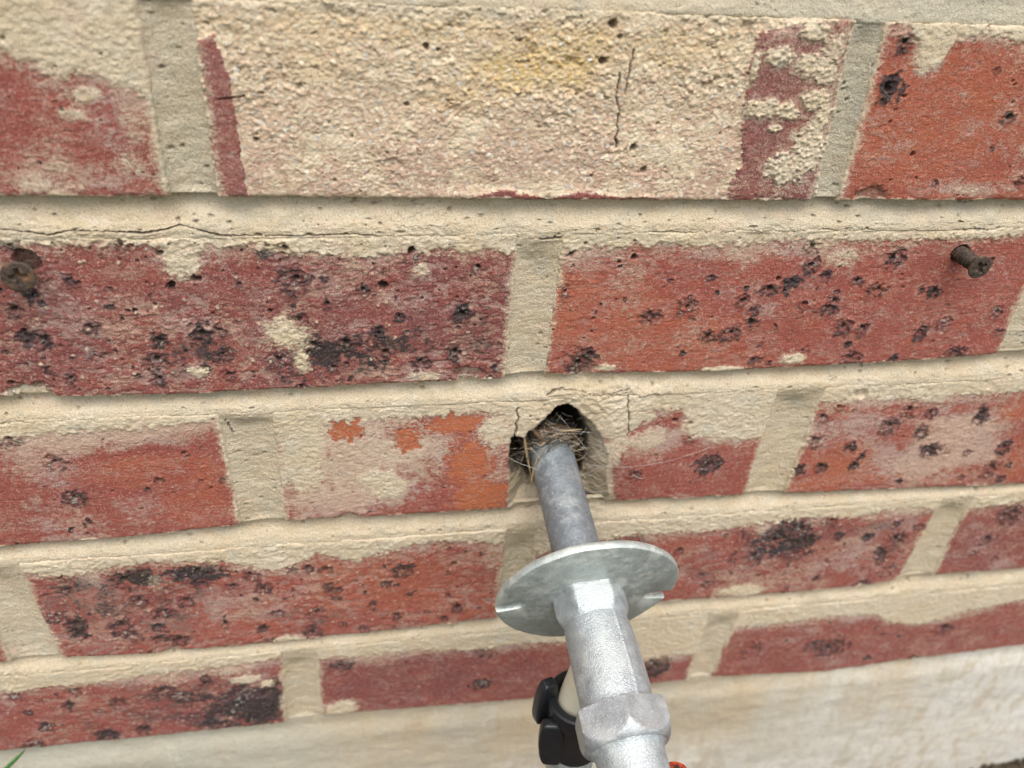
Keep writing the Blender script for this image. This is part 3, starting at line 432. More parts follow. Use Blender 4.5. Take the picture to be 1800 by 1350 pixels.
        h[s] += (0.20*ring + 0.30*rim + 0.30*n2[s]*halo)*min(r, 3)/2 - 0.35*(1-sstep(0.2, 0.8, e))*min(r, 3)/2
        pale[s] = pale[s]*(1-0.6*body) + 0.45*np.exp(-((e-1.2)/0.15)**2)*sstep(-0.1, 0.4, w1[s])
        for q in range(1 if typ > 0.3 else 2):
            if typ < 0.12: break
            ox, oz = rs.normal(0, 0.10*r*(1+2*q), 2); pr_ = min(1.5, r*rs.uniform(0.18, 0.40)*(1-0.4*q))
            ep = np.hypot(qx-ox, (qz-oz)*rs.uniform(0.9, 1.4))/pr_*(1 + 0.5*w2[s] + 0.4*n2[s])
            pit = (1-sstep(0.55, 1.05, ep)); h[s] -= pit*min(1.2*r, 2.6); dark[s] = np.maximum(dark[s], 1.3*pit); ash[s] *= 1-pit; dirt_shade[s] = np.maximum(dirt_shade[s], 0.85*pit)  # pit centres also coloured near black
    for cx, cz, r, k in pits:
        s = window(cx, cz, r*1.3)
        if s is None: continue
        e = np.hypot((x[s]-cx)*rs.uniform(0.8, 1.15), z[s]-cz)/(0.85*r)*(1 + 0.7*n2[s] + 0.3*w1[s])
        pit = 1-sstep(0.5, 1.0, e); h[s] -= pit*r*2.2*k; dark[s] = np.maximum(dark[s], 0.7*pit*k); dirt_shade[s] = np.maximum(dirt_shade[s], 0.5*pit*k)  # small pits also coloured darker
    for nm in ('a2a', 'a2b', 'a2c', 'hl', 'hr', 'ht', 'bc'):
        cp = CRACKS[nm]
        if x1 < min(p[0] for p in cp) or x0 > max(p[0] for p in cp) or z1 < min(p[1] for p in cp)-2 or z0 > max(p[1] for p in cp)+2: continue
        d = seg_dist(x + 1.1*w1 + 0.9*w3, z + 0.4*w2, cp); wd = 0.30 if nm == 'hl' else 0.20
        cr = 1-sstep(wd*0.5, wd*1.7, d); h = h - cr*(2.2 if nm != 'ht' else 0.7); dirt_shade = np.maximum(dirt_shade, 0.6*cr)  # crack shade painted into the colour along with the groove
    # knocked-off bits along the lower arris
    for cx, cz, r, dp in [(82, 226, 7, 2.6), (-80, 225, 9, 2.4), (130, 226.5, 6, 1.6), (232, 300, 7, 1.8), (30, 152, 5, 1.6), (-60, 74, 6, 1.2), (-12, 208, 4, 2.5), (258, 207, 4.5, 1.6)]:
        if x0 < cx < x1 and z0-4 < cz < z1+4:
            e = np.hypot(x-cx, (z-cz)*1.7)/r + 0.5*w1; ch = 1-sstep(0.5, 1.1, e); h = h - dp*ch; pale = pale + 0.5*ch; dirt_shade = np.maximum(dirt_shade, 0.25*ch*sstep(-0.1, 0.3, w1))
    if key == 'C2':
        sr = sdist(x, z, RECESS) + 1.0*w1 + 0.7*n2; sd = sdist(x, z, DEEP) + 0.6 + 0.9*w1 + 0.7*n2
        patch = (1-sstep(0.75, 1.1, np.hypot((x-136)/34, (z-204)/13) + 0.35*w3 + 0.25*w1))*(sr < 0.3)
        h = h + 0.7*patch*(1 + 0.6*w1); smear = np.maximum(smear, 1.1*patch)
        rim = sstep(-4, 0, sr)*(x > 118); smear = np.maximum(smear, 0.9*rim*sstep(-0.3, 0.2, w3 + 0.3))
        rec = np.clip(sr, 0, 9)*1.05*sstep(0, 1.2, sr); h = h - rec
        inn = sstep(0.0, 0.8, sr); smear = np.maximum(smear, inn*1.1); dark = dark*(1-inn); pale = pale*(1-inn)
        h = h + inn*(1.8*w1 + 1.4*w3 + 1.3*n2)
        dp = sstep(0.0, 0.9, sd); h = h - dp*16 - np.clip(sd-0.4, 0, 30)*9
        dirt_shade = np.maximum(dirt_shade, np.clip(0.97*sstep(-1.5, 1.2, sd) + 0.55*inn*sstep(-0.35, 0.35, w3 + 0.5*w1)*sstep(-6, 1, sd) + 0.25*inn, 0, 0.97))  # deep hole painted near black as shade; the recess slope is grimy too
        grime = sstep(-9, 0, sr)*sstep(118, 130, x)*sstep(-0.2, 0.5, w3 + 0.5*w1); dirt_shade = np.maximum(dirt_shade, 0.42*grime)
    if key == 'B2':
        dscr = np.hypot(x-279.8, z-275.1); hl = 1-sstep(3.4, 4.0, dscr + 0.4*w1); h = h - 9*hl; dirt_shade = np.maximum(dirt_shade, 0.85*hl)  # shade inside the screw hole painted into the colour
    if key == 'B1':
        dscr = np.hypot(x+67.2, z-278.0); hl = 1-sstep(4.0, 4.6, dscr + 0.6*w1); h = h - 3*hl; dirt_shade = np.maximum(dirt_shade, 0.6*hl)  # shade of this shallow screw hole is painted too
    Y = -h
    nu, nv = X.shape
    V = np.stack([X, Y, Z], -1).reshape(-1, 3)
    F = grid_faces(nu, nv)
    idx = np.arange(nu*nv).reshape(nu, nv)
    loop = np.concatenate([idx[:, 0], idx[-1, 1:], idx[-2::-1, -1], idx[0, -2:0:-1]])
    back = V[loop].copy(); back[:, 1] = 70.0
    b0 = len(V); m = len(loop); k = np.arange(m)
    side = np.stack([loop[k], b0+k, b0+(k+1) % m, loop[(k+1) % m]], -1)
    V = np.concatenate([V, back]); F = np.concatenate([F, side])
    def col(*ch):
        A = np.stack([np.clip(c, -1, 2).reshape(-1) for c in ch], -1); return np.concatenate([A, A[loop]])
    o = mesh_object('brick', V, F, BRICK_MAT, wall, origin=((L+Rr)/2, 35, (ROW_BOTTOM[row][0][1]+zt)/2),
                    attrs={'ma': col(smear, pale, dark, tone), 'mb': col(sand, ash, dirt_shade, ochre)})
    lab = {'A2': 'spalled sandy brick with its red face worn away', 'C2': 'pinkish brick with a ragged hole broken through for the pipe', 'A3': 'bright orange red brick at the upper right', 'B1': 'dark spotted brick holding a rusty screw'}.get(key)
    if lab: o['label'] = lab
    return o
for number, key in enumerate(BRICKS): build_brick(key, number)

# ------------------------------------------------------------------ the wall: mortar
def build_mortar():
    zs = []
    zs += list(np.arange(7.6, 61, 0.6)); zs += list(np.arange(61, 80, 0.38))
    zs += list(np.arange(80, 135, 0.6)); zs += list(np.arange(135, 154, 0.38)); zs += list(np.arange(154, 208.5, 0.5)); zs += list(np.arange(208.5, 228, 0.34))
    zs += list(np.arange(228, 283, 0.45)); zs += list(np.arange(283, 286.5, 0.3)); zs += list(np.arange(286.5, 291, 0.14)); zs += list(np.arange(291, 302, 0.3)); zs += list(np.arange(302, 356, 0.45)); zs += list(np.arange(356, 376, 0.45))
    zs = np.array(zs); xs = np.arange(-176, 456, 0.46*FINE)
    X, Z = np.meshgrid(xs, zs, indexing='ij')
    ins = np.full(X.shape, -9.0)
    for key, (row, xl, xr, _, _, _) in BRICKS.items():
        bx, bz = np.array(ROW_BOTTOM[row]).T; zt = ROW_TOP[row]; zb = np.interp(X, bx, bz)
        w = np.clip((Z-zb)/(zt-zb), 0, 1)
        ins = np.maximum(ins, np.minimum(np.minimum(X-lerp(xl[1], xl[0], w), lerp(xr[1], xr[0], w)-X), np.minimum(Z-zb, zt-Z)))
    keep = ins < 2.6
    F = grid_faces(*X.shape); kf = keep.reshape(-1)[F].any(1); F = F[kf]
    used, inv = np.unique(F, return_inverse=True); F = inv.reshape(-1, 4)
    x = X.reshape(-1)[used]; z = Z.reshape(-1)[used]; ins = ins.reshape(-1)[used]
    w0 = fbm(x, z, 45, 2, 401); w1 = fbm(x*0.5, z, 5, 3, 411); w2 = fbm(x, z, 1.4, 3, 421); w3 = fbm(x, z, 16, 2, 431); st = fbm(x*0.22, z, 1.3, 2, 441)
    f1, id1 = worley(x, z, 1.1, 21)
    d = np.full(x.shape, 1.2); grey = np.zeros(x.shape); dirt_shade = np.zeros(x.shape)
    rows = 'ABCDE'
    for i, r in enumerate(rows):
        bx, bz = np.array(ROW_BOTTOM[r]).T; zb = np.interp(x, bx, bz)
        lowt = ROW_TOP[rows[i+1]] if i < 4 else zb - 10
        t = np.clip((zb - z)/(zb-lowt), 0, 1)
        bed = (0.4 + 3.9*(1-sstep(0.20, 0.80, t + 0.12*w3)) + 0.6*sstep(0.14, 0.0, t))*(1 + 0.25*w0) - 0.75*sstep(0.6, 1, t)
        inb = sstep(zb+1.5, zb-0.8, z)*sstep(lowt-3, lowt, z)
        d = np.where(z <= zb+1.5, np.where(z >= lowt-14, lerp(d, bed, sstep(1.5, -0.5, z-zb)), d), d)
        # perpends
        row_bricks = sorted([b for b in BRICKS.values() if b[0] == r], key=lambda b: b[1][0])
        zt = ROW_TOP[r]; w = np.clip((z-zb)/(zt-zb), 0, 1)
        for a, b in zip(row_bricks[:-1], row_bricks[1:]):
            l = lerp(a[2][1], a[2][0], w); rr = lerp(b[1][1], b[1][0], w); s = np.clip((x-l)/(rr-l), 0, 1)
            m = (x > l-4) & (x < rr+4) & (z > zb-0.5) & (z < zt+1)
            prof = 0.6 + 1.9*(1-(2*s-1)**2)*(1+0.5*w0) + 0.2*sstep(0.8, 0.2, s)
            d = np.where(m, lerp(d, prof, sstep(-0.5, 3.5, z-zb)*sstep(0.0, (15.0 if r in 'BDE' else 9.0) + 4*w3, zt-z)), d)
            if r == 'A': grey = np.where(m, np.maximum(grey, 0.36), grey)
    topbed = 0.6 + 2.0*sstep(ROW_TOP['A'], ROW_TOP['A']+8, z); d = np.where(z > ROW_TOP['A']-1, topbed, d)
    grey = np.clip(grey + 0.45*sstep(120, 260, x)*sstep(275, 300, z) + 0.5*sstep(352, 362, z)*sstep(60, 200, x) + 0.35*w3, 0, 1)*0.9
    crm = sstep(0.1, 0.5, fbm(x, z, 20, 3, 471)); d = d - 0.42*w1 - (0.22 + 0.35*crm)*w2 - 0.16*st - 0.3*crm*fbm(x, z, 3.0, 3, 477) - 0.10*(id1-0.4)*sstep(0.6, 0.1, f1) - 0.25*w3
    d = d + np.where(ins > 0.3, (ins-0.3)*0.9, 0)
    for nm, wd, dp in (('bedL', 0.36, 3.2), ('bedR', 0.36, 3.0), ('ht', 0.3, 1.0), ('bc', 0.6, 2.0)):
        cp = CRACKS[nm]; dd = seg_dist(x + 0.7*w2, z + 0.45*w2 + 0.3*w1, cp)
        var = np.clip(0.65 + 1.1*fbm(x, z*0, 18, 2, 455), 0.15, 1.3)
        cr = 1-sstep(wd*0.45*var, wd*1.5*var, dd); d = d + cr*dp*np.clip(var, 0.4, 1); dirt_shade = np.maximum(dirt_shade, 0.95*cr)  # groove shade painted into the mortar colour to strengthen the crack
        lip = (z-np.interp(x, [p[0] for p in cp], [p[1] for p in cp])); d = d - 0.35*sstep(-2.5, -0.2, lip)*(lip < 0)*(dd < 3)
    hv = fbm(x*0.35 + 0.5*w2, z + 0.6*w2, 5.0, 2, 481); hm = sstep(0.15, 0.5, fbm(x, z, 26, 3, 487)); hair = (1-sstep(0.004, 0.022, np.abs(hv)))*hm
    d = d + 0.45*hair; dirt_shade = np.maximum(dirt_shade, 0.55*hair)  # hairline shade painted in as well
    stain = sstep(0.18, 0.55, fbm(x*0.5, z, 13, 4, 491, 0.6)); dirt_shade = np.maximum(dirt_shade, 0.13*stain); grey = np.clip(grey + 0.3*stain, 0, 1)
    rs = np.random.default_rng(77)
    for k in range(900):
        i = rs.integers(len(x)); r = rs.uniform(0.25, 0.75); m = np.abs(x-x[i]) < 2.5
        m = np.where(m)[0]; e = np.hypot((x[m]-x[i])*rs.uniform(0.35, 1), z[m]-z[i])/r*(1+0.6*w2[m]); p = 1-sstep(0.5, 1.0, e); d[m] += p*r*1.6; dirt_shade[m] = np.maximum(dirt_shade[m], 0.45*p)  # pores sunk and coloured darker
    bad = (1-sstep(0.6, 1.1, np.hypot((x-136)/36, (z-216)/8) + 0.3*w3)); d = d - bad*(0.8 + 1.4*w1 + 0.5*w2)
    gr2 = (1-sstep(0.6, 1.2, np.hypot((x-140)/24, (z-148)/7) + 0.4*w3)); dirt_shade = np.maximum(dirt_shade, 0.22*gr2*sstep(-0.2, 0.4, w1)); d = d - gr2*0.9*w1
    V = np.stack([x, d, z], -1)
    A = np.stack([grey, dirt_shade, dirt_shade*0, dirt_shade*0+1], -1)
    return mesh_object('mortar', V, F, MORTAR_MAT, wall, origin=(140, 3, 180), attrs={'ma': A})
build_mortar()

# the rest of the wall beyond the picture: plain courses and the solid core behind them
def box_into(V, F, x0, x1, y0, y1, z0, z1):
    b = len(V); V += [(x0, y0, z0), (x1, y0, z0), (x1, y1, z0), (x0, y1, z0), (x0, y0, z1), (x1, y0, z1), (x1, y1, z1), (x0, y1, z1)]
    F += [[b+i for i in q] for q in ((0, 3, 2, 1), (4, 5, 6, 7), (0, 1, 5, 4), (1, 2, 6, 5), (2, 3, 7, 6), (3, 0, 4, 7))]
def build_rest():
    V, F = [], []; rs = random.Random(3); MA, MB_ = [], []
    for k in range(33):
        zb = 5 + 74.2*k
        start = -5 if k % 2 == 0 else 107.5
        for j in range(-7, 9):
            x0 = start + 5 + 225.5*j; x1 = x0 + 214
            row = 'EDCBA'[k] if k < 5 else None
            if row:
                xs = [b for b in BRICKS.values() if b[0] == row]; lo = min(b[1][1] for b in xs); hi = max(b[2][1] for b in xs)
                if x1 > lo - 4 and x0 < hi + 4: continue
            p = rs.uniform(-0.6, 0.6); box_into(V, F, x0, x1, p, 60, zb + rs.uniform(-1, 1), zb + 63)
            tn, pf, dk = rs.uniform(0.28, 0.55), rs.uniform(0.1, 0.6), rs.choice([0, 0, 0.1, 0.25, 0.4])
            for q in range(8): MA.append((0.45 if q > 3 else 0.0, pf, dk, tn)); MB_.append((0.0, 0.0, 0.0, 0.0))
    o = mesh_object('outer_brickwork', V, F, BRICK_MAT, wall, smooth=False, attrs={'ma': MA, 'mb': MB_}); o['kind'] = 'stuff'
    V, F = [], []
    box_into(V, F, -1560, -170, 4, 75, -150, 2460); box_into(V, F, 450, 2060, 4, 75, -150, 2460); box_into(V, F, -170, 450, 4.1, 75, 374, 2460)
    mesh_object('outer_mortar', V, F, MORTAR_MAT, wall, smooth=False)
    V, F = [], []; box_into(V, F, -1562, 2062, 75.5, 215, -300, 2462); mesh_object('wall_core', V, F, MORTAR_MAT, wall, smooth=False)
build_rest()

# ------------------------------------------------------------------ concrete base under the bricks
def make_concrete():
    t = NT('old_concrete'); P = t.pos(); S = t.scalevec(P, (1.0, 1, 0.42))
    big = t.noise(S, 18, 5, 0.65); mid = t.noise(S, 95, 5, 0.65); fine = t.noise(P, 700, 4, 0.6)
    sx = t.n('ShaderNodeSeparateXYZ'); t.l(P, sx.inputs[0])
    right = t.ramp(t.math('ADD', sx.outputs[0], t.math('MULTIPLY', t.math('SUBTRACT', big, 0.5), 0.35)), 0.22, 0.50)
    low = t.ramp(t.math('ADD', sx.outputs[2], t.math('MULTIPLY', t.math('SUBTRACT', big, 0.5), 0.10)), -0.03, -0.09)
    c = t.mix(t.ramp(big, 0.35, 0.65), (0.41, 0.325, 0.215), (0.40, 0.355, 0.275))
    c = t.mix(t.math('MULTIPLY', t.math('MAXIMUM', right, t.math('MULTIPLY', low, 0.8)), t.ramp(mid, 0.32, 0.55)), c, (0.55, 0.53, 0.475))
    lft = t.ramp(sx.outputs[0], 0.06, -0.06); c = t.mix(t.math('MULTIPLY', lft, 0.75), c, (0.365, 0.355, 0.29))
    c = t.mix(t.ramp(mid, 0.56, 0.72, 0, 0.45), c, (0.34, 0.25, 0.155)); c = t.mix(t.ramp(mid, 0.44, 0.30, 0, 0.45), c, (0.50, 0.46, 0.38))
    c = t.mix(t.ramp(fine, 0.42, 0.24, 0, 0.5), c, (0.19, 0.155, 0.105))
    c = t.mix(t.ramp(fine, 0.62, 0.8, 0, 0.4), c, (0.60, 0.55, 0.46))
    return t.out(c, 0.9, t.bump(t.math('ADD', fine, t.math('MULTIPLY', mid, 1.5)), 0.0008, 0.7), spec=0.2)
def build_plinth():
    xs = np.concatenate([np.arange(-1560, -200, 20.0), np.arange(-200, 580, 1.0), np.arange(580, 2061, 20.0)]); zs = np.concatenate([np.arange(-170, 8, 0.9)])
    X, Z = np.meshgrid(xs, zs, indexing='ij')
    w0 = fbm(X*0.5, Z, 60, 3, 501); w1 = fbm(X*0.6, Z, 10, 3, 511); w2 = fbm(X, Z, 2.2, 2, 521)
    dn = np.clip(-Z, 0, 200)
    y = 1.2 - 0.055*dn - 2.2*sstep(0, 14, dn) - 1.6*w0*sstep(0, 30, dn) - 0.55*w1 - 0.16*w2
    V = np.stack([X, y, Z], -1).reshape(-1, 3); F = grid_faces(*X.shape)
    nu, nv = X.shape; idx = np.arange(nu*nv).reshape(nu, nv)
    loop = np.concatenate([idx[:, 0], idx[-1, 1:], idx[-2::-1, -1], idx[0, -2:0:-1]])
    back = V[loop].copy(); back[:, 1] = 60; b0 = len(V); m = len(loop); k = np.arange(m)
    V = np.concatenate([V, back]); F = np.concatenate([F, np.stack([loop[k], b0+k, b0+(k+1) % m, loop[(k+1) % m]], -1)])
    o = mesh_object('concrete_plinth', V, F, CONCRETE, None, origin=(190, 30, -80))
    tag(o, 'stained beige concrete footing under the lowest course of bricks', 'plinth')
CONCRETE = make_concrete(); build_plinth()

# ------------------------------------------------------------------ ground
def make_soil():
    t = NT('garden_soil'); P = t.pos(); a = t.noise(P, 60, 5, 0.65); b = t.noise(P, 600, 4, 0.6)
    sx = t.n('ShaderNodeSeparateXYZ'); t.l(P, sx.inputs[0])
    c = t.mix(a, (0.055, 0.04, 0.028), (0.16, 0.125, 0.085)); c = t.mix(t.ramp(b, 0.6, 0.75, 0, 0.5), c, (0.25, 0.20, 0.14))
    n = t.noise(P, 3.0, 4); g = t.ramp(t.math('ADD', sx.outputs[1], t.math('MULTIPLY', n, 0.25)), -0.32, -0.55)
    c = t.mix(g, c, t.mix(t.noise(P, 25, 5, 0.7), (0.035, 0.065, 0.018), (0.10, 0.13, 0.045)))
    return t.out(c, 0.95, t.bump(t.math('ADD', a, b), 0.006, 0.9), spec=0.15)
SOIL = make_soil()
def build_ground():
    def axis(lo, hi, fine0, fine1, step): 
        return np.unique(np.concatenate([[lo], np.linspace(lo, fine0, 14)**1, np.arange(fine0, fine1, step), np.linspace(fine1, hi, 14)]))
    xs = axis(-40000, 40000, -260, 620, 3.2); ys = np.unique(np.concatenate([np.linspace(-60000, -400, 16), np.linspace(-400, -120, 20), np.arange(-120, 62, 2.6)]))
    X, Y = np.meshgrid(xs, ys, indexing='ij')
    w0 = fbm(X, Y, 70, 4, 601); w1 = fbm(X, Y, 12, 3, 611)
    near = np.exp(-(np.clip(-Y, 0, None)/160)**2)
    Z = -133 + 11*sstep(380, 500, X)*near + 6*w0*near + 3.2*w1*near - 20*sstep(-90, -500, Y)*0.5
    V = np.stack([X, Y, Z], -1).reshape(-1, 3)
    o = mesh_object('ground', V, grid_faces(*X.shape), SOIL, None, origin=(0, 0, -133)); o['kind'] = 'structure'
build_ground()
def build_clods():
    V, F = [], []; rs = random.Random(11)
    for k in range(620):
        x = rs.uniform(250, 560); y = -rs.uniform(2, 70)*rs.uniform(0.4, 1) - 5; r = rs.uniform(0.8, 4.5)*rs.uniform(0.5, 1)
        z = -131 + 11*min(max((x-380)/120, 0), 1) + rs.uniform(-1, 3)
        bm = bmesh.new(); bmesh.ops.create_icosphere(bm, subdivisions=1, radius=r)
        b = len(V)
        for v in bm.verts:
            s = rs.uniform(0.65, 1.25); V.append((x+v.co.x*s*1.2, y+v.co.y*s, z+v.co.z*s*0.8))
        for f in bm.faces: F.append([b+v.index for v in f.verts])
        bm.free()
    o = mesh_object('soil_clods', V, F, SOIL, None); tag(o, 'loose dark soil crumbs along the foot of the footing', 'soil', kind='stuff')
build_clods()

# ------------------------------------------------------------------ tap
AX_P = np.array([121.3, -4.0, 174.3]); AX = np.array([0.045, -math.cos(math.radians(14)), -math.sin(math.radians(14))]); AX /= np.linalg.norm(AX)
SIDE = np.cross(AX, [0, 0, 1.0]); SIDE /= np.linalg.norm(SIDE)      # to the left seen from the camera or the right; sign fixed below
if SIDE[0] < 0: SIDE = -SIDE
UPV = np.cross(SIDE, AX); 
if UPV[2] < 0: UPV = -UPV
def axis_point(t, r=0.0, th=0.0): return AX_P + AX*t + (SIDE*math.cos(th) + UPV*math.sin(th))*r
def loft(rings, n=96, cap0=True, cap1=True, frame=None):
    # rings: list of (t, radius function of angle or number)
    V, F = [], []
    pt = frame or axis_point
    for t, rf in rings:
        for k in range(n):
            th = 2*math.pi*k/n; r = rf(th) if callable(rf) else rf; V.append(pt(t, r, th))
    for i in range(len(rings)-1):
        for k in range(n): F.append([i*n+k, i*n+(k+1) % n, (i+1)*n+(k+1) % n, (i+1)*n+k])
    if cap0: F.append([k for k in range(n)][::-1])
    if cap1: F.append([(len(rings)-1)*n+k for k in range(n)])
    return V, F
def add_loft(name, rings, mat, parent, n=96, frame=None, smooth=True):
    V, F = loft(rings, n, frame=frame); bm = bmesh.new()
    vs = [bm.verts.new(tuple(v)) for v in V]
    for f in F: bm.faces.new([vs[i] for i in f])
    return bm_object(name, bm, mat, parent, smooth)
def hexr(flat, rot, rnd=0.0):
    def f(th):
        a = (th-rot) % (math.pi/3) - math.pi/6; r = flat/math.cos(a); return min(r, flat*(1.1547-rnd))
    return f
def mixr(f, g, k):
    F_ = f if callable(f) else (lambda th: f); G_ = g if callable(g) else (lambda th: g)
    return lambda th: F_(th)*(1-k) + G_(th)*k

def make_zinc(name, base, rough, grain, patch, sparkle=0.6, bumpd=0.0006, metal=0.6):
    t = NT(name); P = t.pos()
    fine = t.noise(P, grain, 2, 0.5); mid = t.noise(P, 200, 4, 0.6); big = t.noise(P, 60, 4, 0.6, 0.5); scr = t.noise(t.scalevec(P, (1, 0.25, 1)), 700, 3, 0.7)
    b2 = tuple(min(1, c*1.08) for c in base); b0 = tuple(c*0.88 for c in base)
    c = t.mix(t.ramp(mid, 0.3, 0.7), b0, b2); c = t.mix(t.ramp(fine, 0.55, 0.75, 0, sparkle), c, (0.90, 0.90, 0.90))
    c = t.mix(t.ramp(fine, 0.42, 0.25, 0, 0.35), c, tuple(v*0.6 for v in base))
    pm = t.ramp(t.math('ADD', big, t.math('MULTIPLY', t.math('SUBTRACT', mid, 0.5), 0.6)), 0.48, 0.70)
    c = t.mix(t.math('MULTIPLY', pm, patch), c, (0.62, 0.62, 0.54))
    c = t.mix(t.ramp(scr, 0.66, 0.74, 0, 0.4), c, (0.84, 0.85, 0.86)); smg = t.noise(P, 110, 5, 0.7, 1.0); c = t.mix(t.ramp(smg, 0.56, 0.70, 0, 0.45), c, tuple(v*0.55 for v in base)); c = t.mix(t.ramp(smg, 0.44, 0.34, 0, 0.3), c, (0.50, 0.47, 0.40))
    c = t.mix(t.ramp(mid, 0.36, 0.22, 0, 0.3), c, tuple(v*0.6 for v in base))
    met = t.math('SUBTRACT', metal, t.math('MULTIPLY', pm, patch*0.3))
    ro = t.math('ADD', t.ramp(mid, 0.3, 0.7, rough-0.05, rough+0.06), t.math('MULTIPLY', pm, 0.12))
    return t.out(c, ro, t.bump(fine, bumpd, 0.8), metallic=met)
CAST = make_zinc('cast_galvanised_zinc', (0.40, 0.435, 0.45), 0.46, 1800, 0.2, 0.45, 0.00046, 0.6)
NUT = make_zinc('machined_zinc_nut', (0.40, 0.42, 0.43), 0.42, 1900, 0.15, 0.35, 0.00022, 0.65)
PLATE = make_zinc('galvanised_plate', (0.42, 0.46, 0.44), 0.48, 1100, 0.35, 0.2, 0.0002, 0.55)
PIPE = make_zinc('dull_zinc_pipe', (0.205, 0.23, 0.25), 0.52, 700, 0.16, 0.12, 0.0003, 0.5)
def simple(name, color, rough, metallic=0.0, bump=0.0, scale=600, var=0.2, spec=0.5):
    t = NT(name); P = t.pos(); n = t.noise(P, scale, 4, 0.6); c = t.mix(n, tuple(v*(1-var) for v in color), tuple(min(1, v*(1+var)) for v in color))
    return t.out(c, rough, t.bump(n, bump) if bump else None, metallic=metallic, spec=spec)
IVORY = simple('ivory_plastic', (0.60, 0.55, 0.42), 0.45, scale=120, var=0.12)
BLACK = simple('black_plastic', (0.010, 0.011, 0.014), 0.38, scale=300, var=0.3, bump=0.0001)
def make_rust():
    t = NT('rusty_steel'); P = t.pos(); a = t.noise(P, 700, 5, 0.65); b = t.noise(P, 250, 3)
    c = t.mix(t.ramp(a, 0.3, 0.7), (0.024, 0.016, 0.012), (0.085, 0.058, 0.040)); c = t.mix(t.ramp(b, 0.5, 0.7), c, (0.14, 0.072, 0.036)); c = t.mix(t.ramp(a, 0.62, 0.8, 0, 0.6), c, (0.22, 0.19, 0.15))
    return t.out(c, 0.75, t.bump(a, 0.0004, 0.8), metallic=0.25)
RUST = make_rust()
def make_red():
    t = NT('chipped_red_paint'); P = t.pos(); a = t.noise(P, 330, 4, 0.65)
    c = t.mix(t.ramp(a, 0.42, 0.56), (0.035, 0.022, 0.018), (0.52, 0.065, 0.022)); return t.out(c, 0.5, t.bump(a, 0.0004, 0.6))
RED = make_red()

tap = empty('garden_tap', tuple(AX_P)); tag(tap, 'galvanised outdoor tap with round wall flange on a grey pipe', 'tap')
add_loft('supply_pipe', [(-24, 9.3), (-23, 9.9), (-10, 9.9), (10, 9.95), (30, 9.95), (56.5, 9.95)], PIPE, tap, 64)
# back boss and thread collar behind the flange
def build_flange():
    R0, T0, T1 = 36.6, 55.3, 58.9
    pts = []
    notch = [math.radians(-13), math.radians(180+5)]
    half, depth = 2.7, 8.6
    n = 220
    def ring(inset):
        out = []
        R1 = R0 - inset; hw = half + inset
        for k in range(n):
            th = 2*math.pi*k/n; px, pz = R1*math.cos(th), R1*math.sin(th); hit = False
            for a in notch:
                ca, sa = math.cos(a), math.sin(a); along, across = (px*ca+pz*sa)*R0/R1, (-px*sa+pz*ca)*R0/R1
                if along > 0 and abs(across) < half + 2.2:
                    hit = True
            if not hit: out.append((th, px, pz))
        for a in notch:
            ca, sa = math.cos(a), math.sin(a)
            e = math.sqrt(R1*R1-hw*hw); seq = []
            for q in range(5): s = q/4; seq.append((e - s*(e-(R0-depth)), -hw - 0.35*(1-s)**3))
            for q in range(1, 12): ph = -math.pi/2 - math.pi*q/12; seq.append((R0-depth + hw*math.cos(ph)*0.95, hw*math.sin(ph)))
            for q in range(5): s = 1-q/4; seq.append((e - s*(e-(R0-depth)), hw + 0.35*(1-s)**3))
            for al, ac in seq:
                px, pz = al*ca-ac*sa, al*sa+ac*ca
                base = a % (2*math.pi); out.append((base + ac*1e-4 + (0 if True else 0), px, pz, len(out)))
        # order: sort plain points by angle and splice the notch sequences in place
        plain = sorted([o for o in out if len(o) == 3]); seqs = {}
        for o in out:
            if len(o) == 4: seqs.setdefault(round(o[0], 2), []).append(o)
        res = []; keys = sorted(seqs); used = set()
        for i, o in enumerate(plain):
            for kk in keys:
                if kk not in used and o[0] > kk: res += [(s[1], s[2]) for s in seqs[kk]]; used.add(kk)
            res.append((o[1], o[2]))
        for kk in keys:
            if kk not in used: res += [(s[1], s[2]) for s in seqs[kk]]
        return res
    prof = [(1.1, T0), (0.45, T0+0.2), (0.1, T0+0.7), (0.0, T0+1.4), (0.05, T1-0.9), (0.35, T1-0.3), (1.0, T1)]
    bm = bmesh.new(); loops = []
    for ins, t in prof:
        warp = lambda px, pz: 0.45*math.sin(px*0.07+0.5)+0.35*math.sin(pz*0.09)+0.12*math.sin(px*0.31+pz*0.23)
        loops.append([bm.verts.new(tuple(AX_P + AX*(t+warp(px, pz)) + SIDE*px + UPV*pz)) for px, pz in ring(ins)])
    m = len(loops[0])
    assert all(len(l) == m for l in loops), [len(l) for l in loops]
    for a, b in zip(loops[:-1], loops[1:]):
        for k in range(m): bm.faces.new([a[k], a[(k+1) % m], b[(k+1) % m], b[k]])
    f0 = bm.faces.new(loops[0][::-1]); f1 = bm.faces.new(loops[-1])
    bmesh.ops.triangulate(bm, faces=[f0, f1])
    o = bm_object('wall_flange', bm, PLATE, tap)
    return o
build_flange()
H0 = math.radians(6)
hx = hexr(12.6, H0, 0.02)
add_loft('inlet_shoulder', [(58.2, mixr(hx, 16, 0.45)), (58.9, mixr(hx, 15.0, 0.35)), (59.6, mixr(hx, 13.8, 0.15)), (60.6, hx), (66, hx), (68.0, mixr(hx, 12.3, 0.35)), (69.6, mixr(hx, 12.2, 0.8)), (70.6, 12.2)], CAST, tap, 120)
def body_r(r, flash=0.0):
    def f(th):
        seam = 0.28*math.exp(-((th-math.radians(66))/0.05)**2); fl = flash*math.exp(-((th-math.radians(8))/0.09)**2); return r + seam + fl
    return f
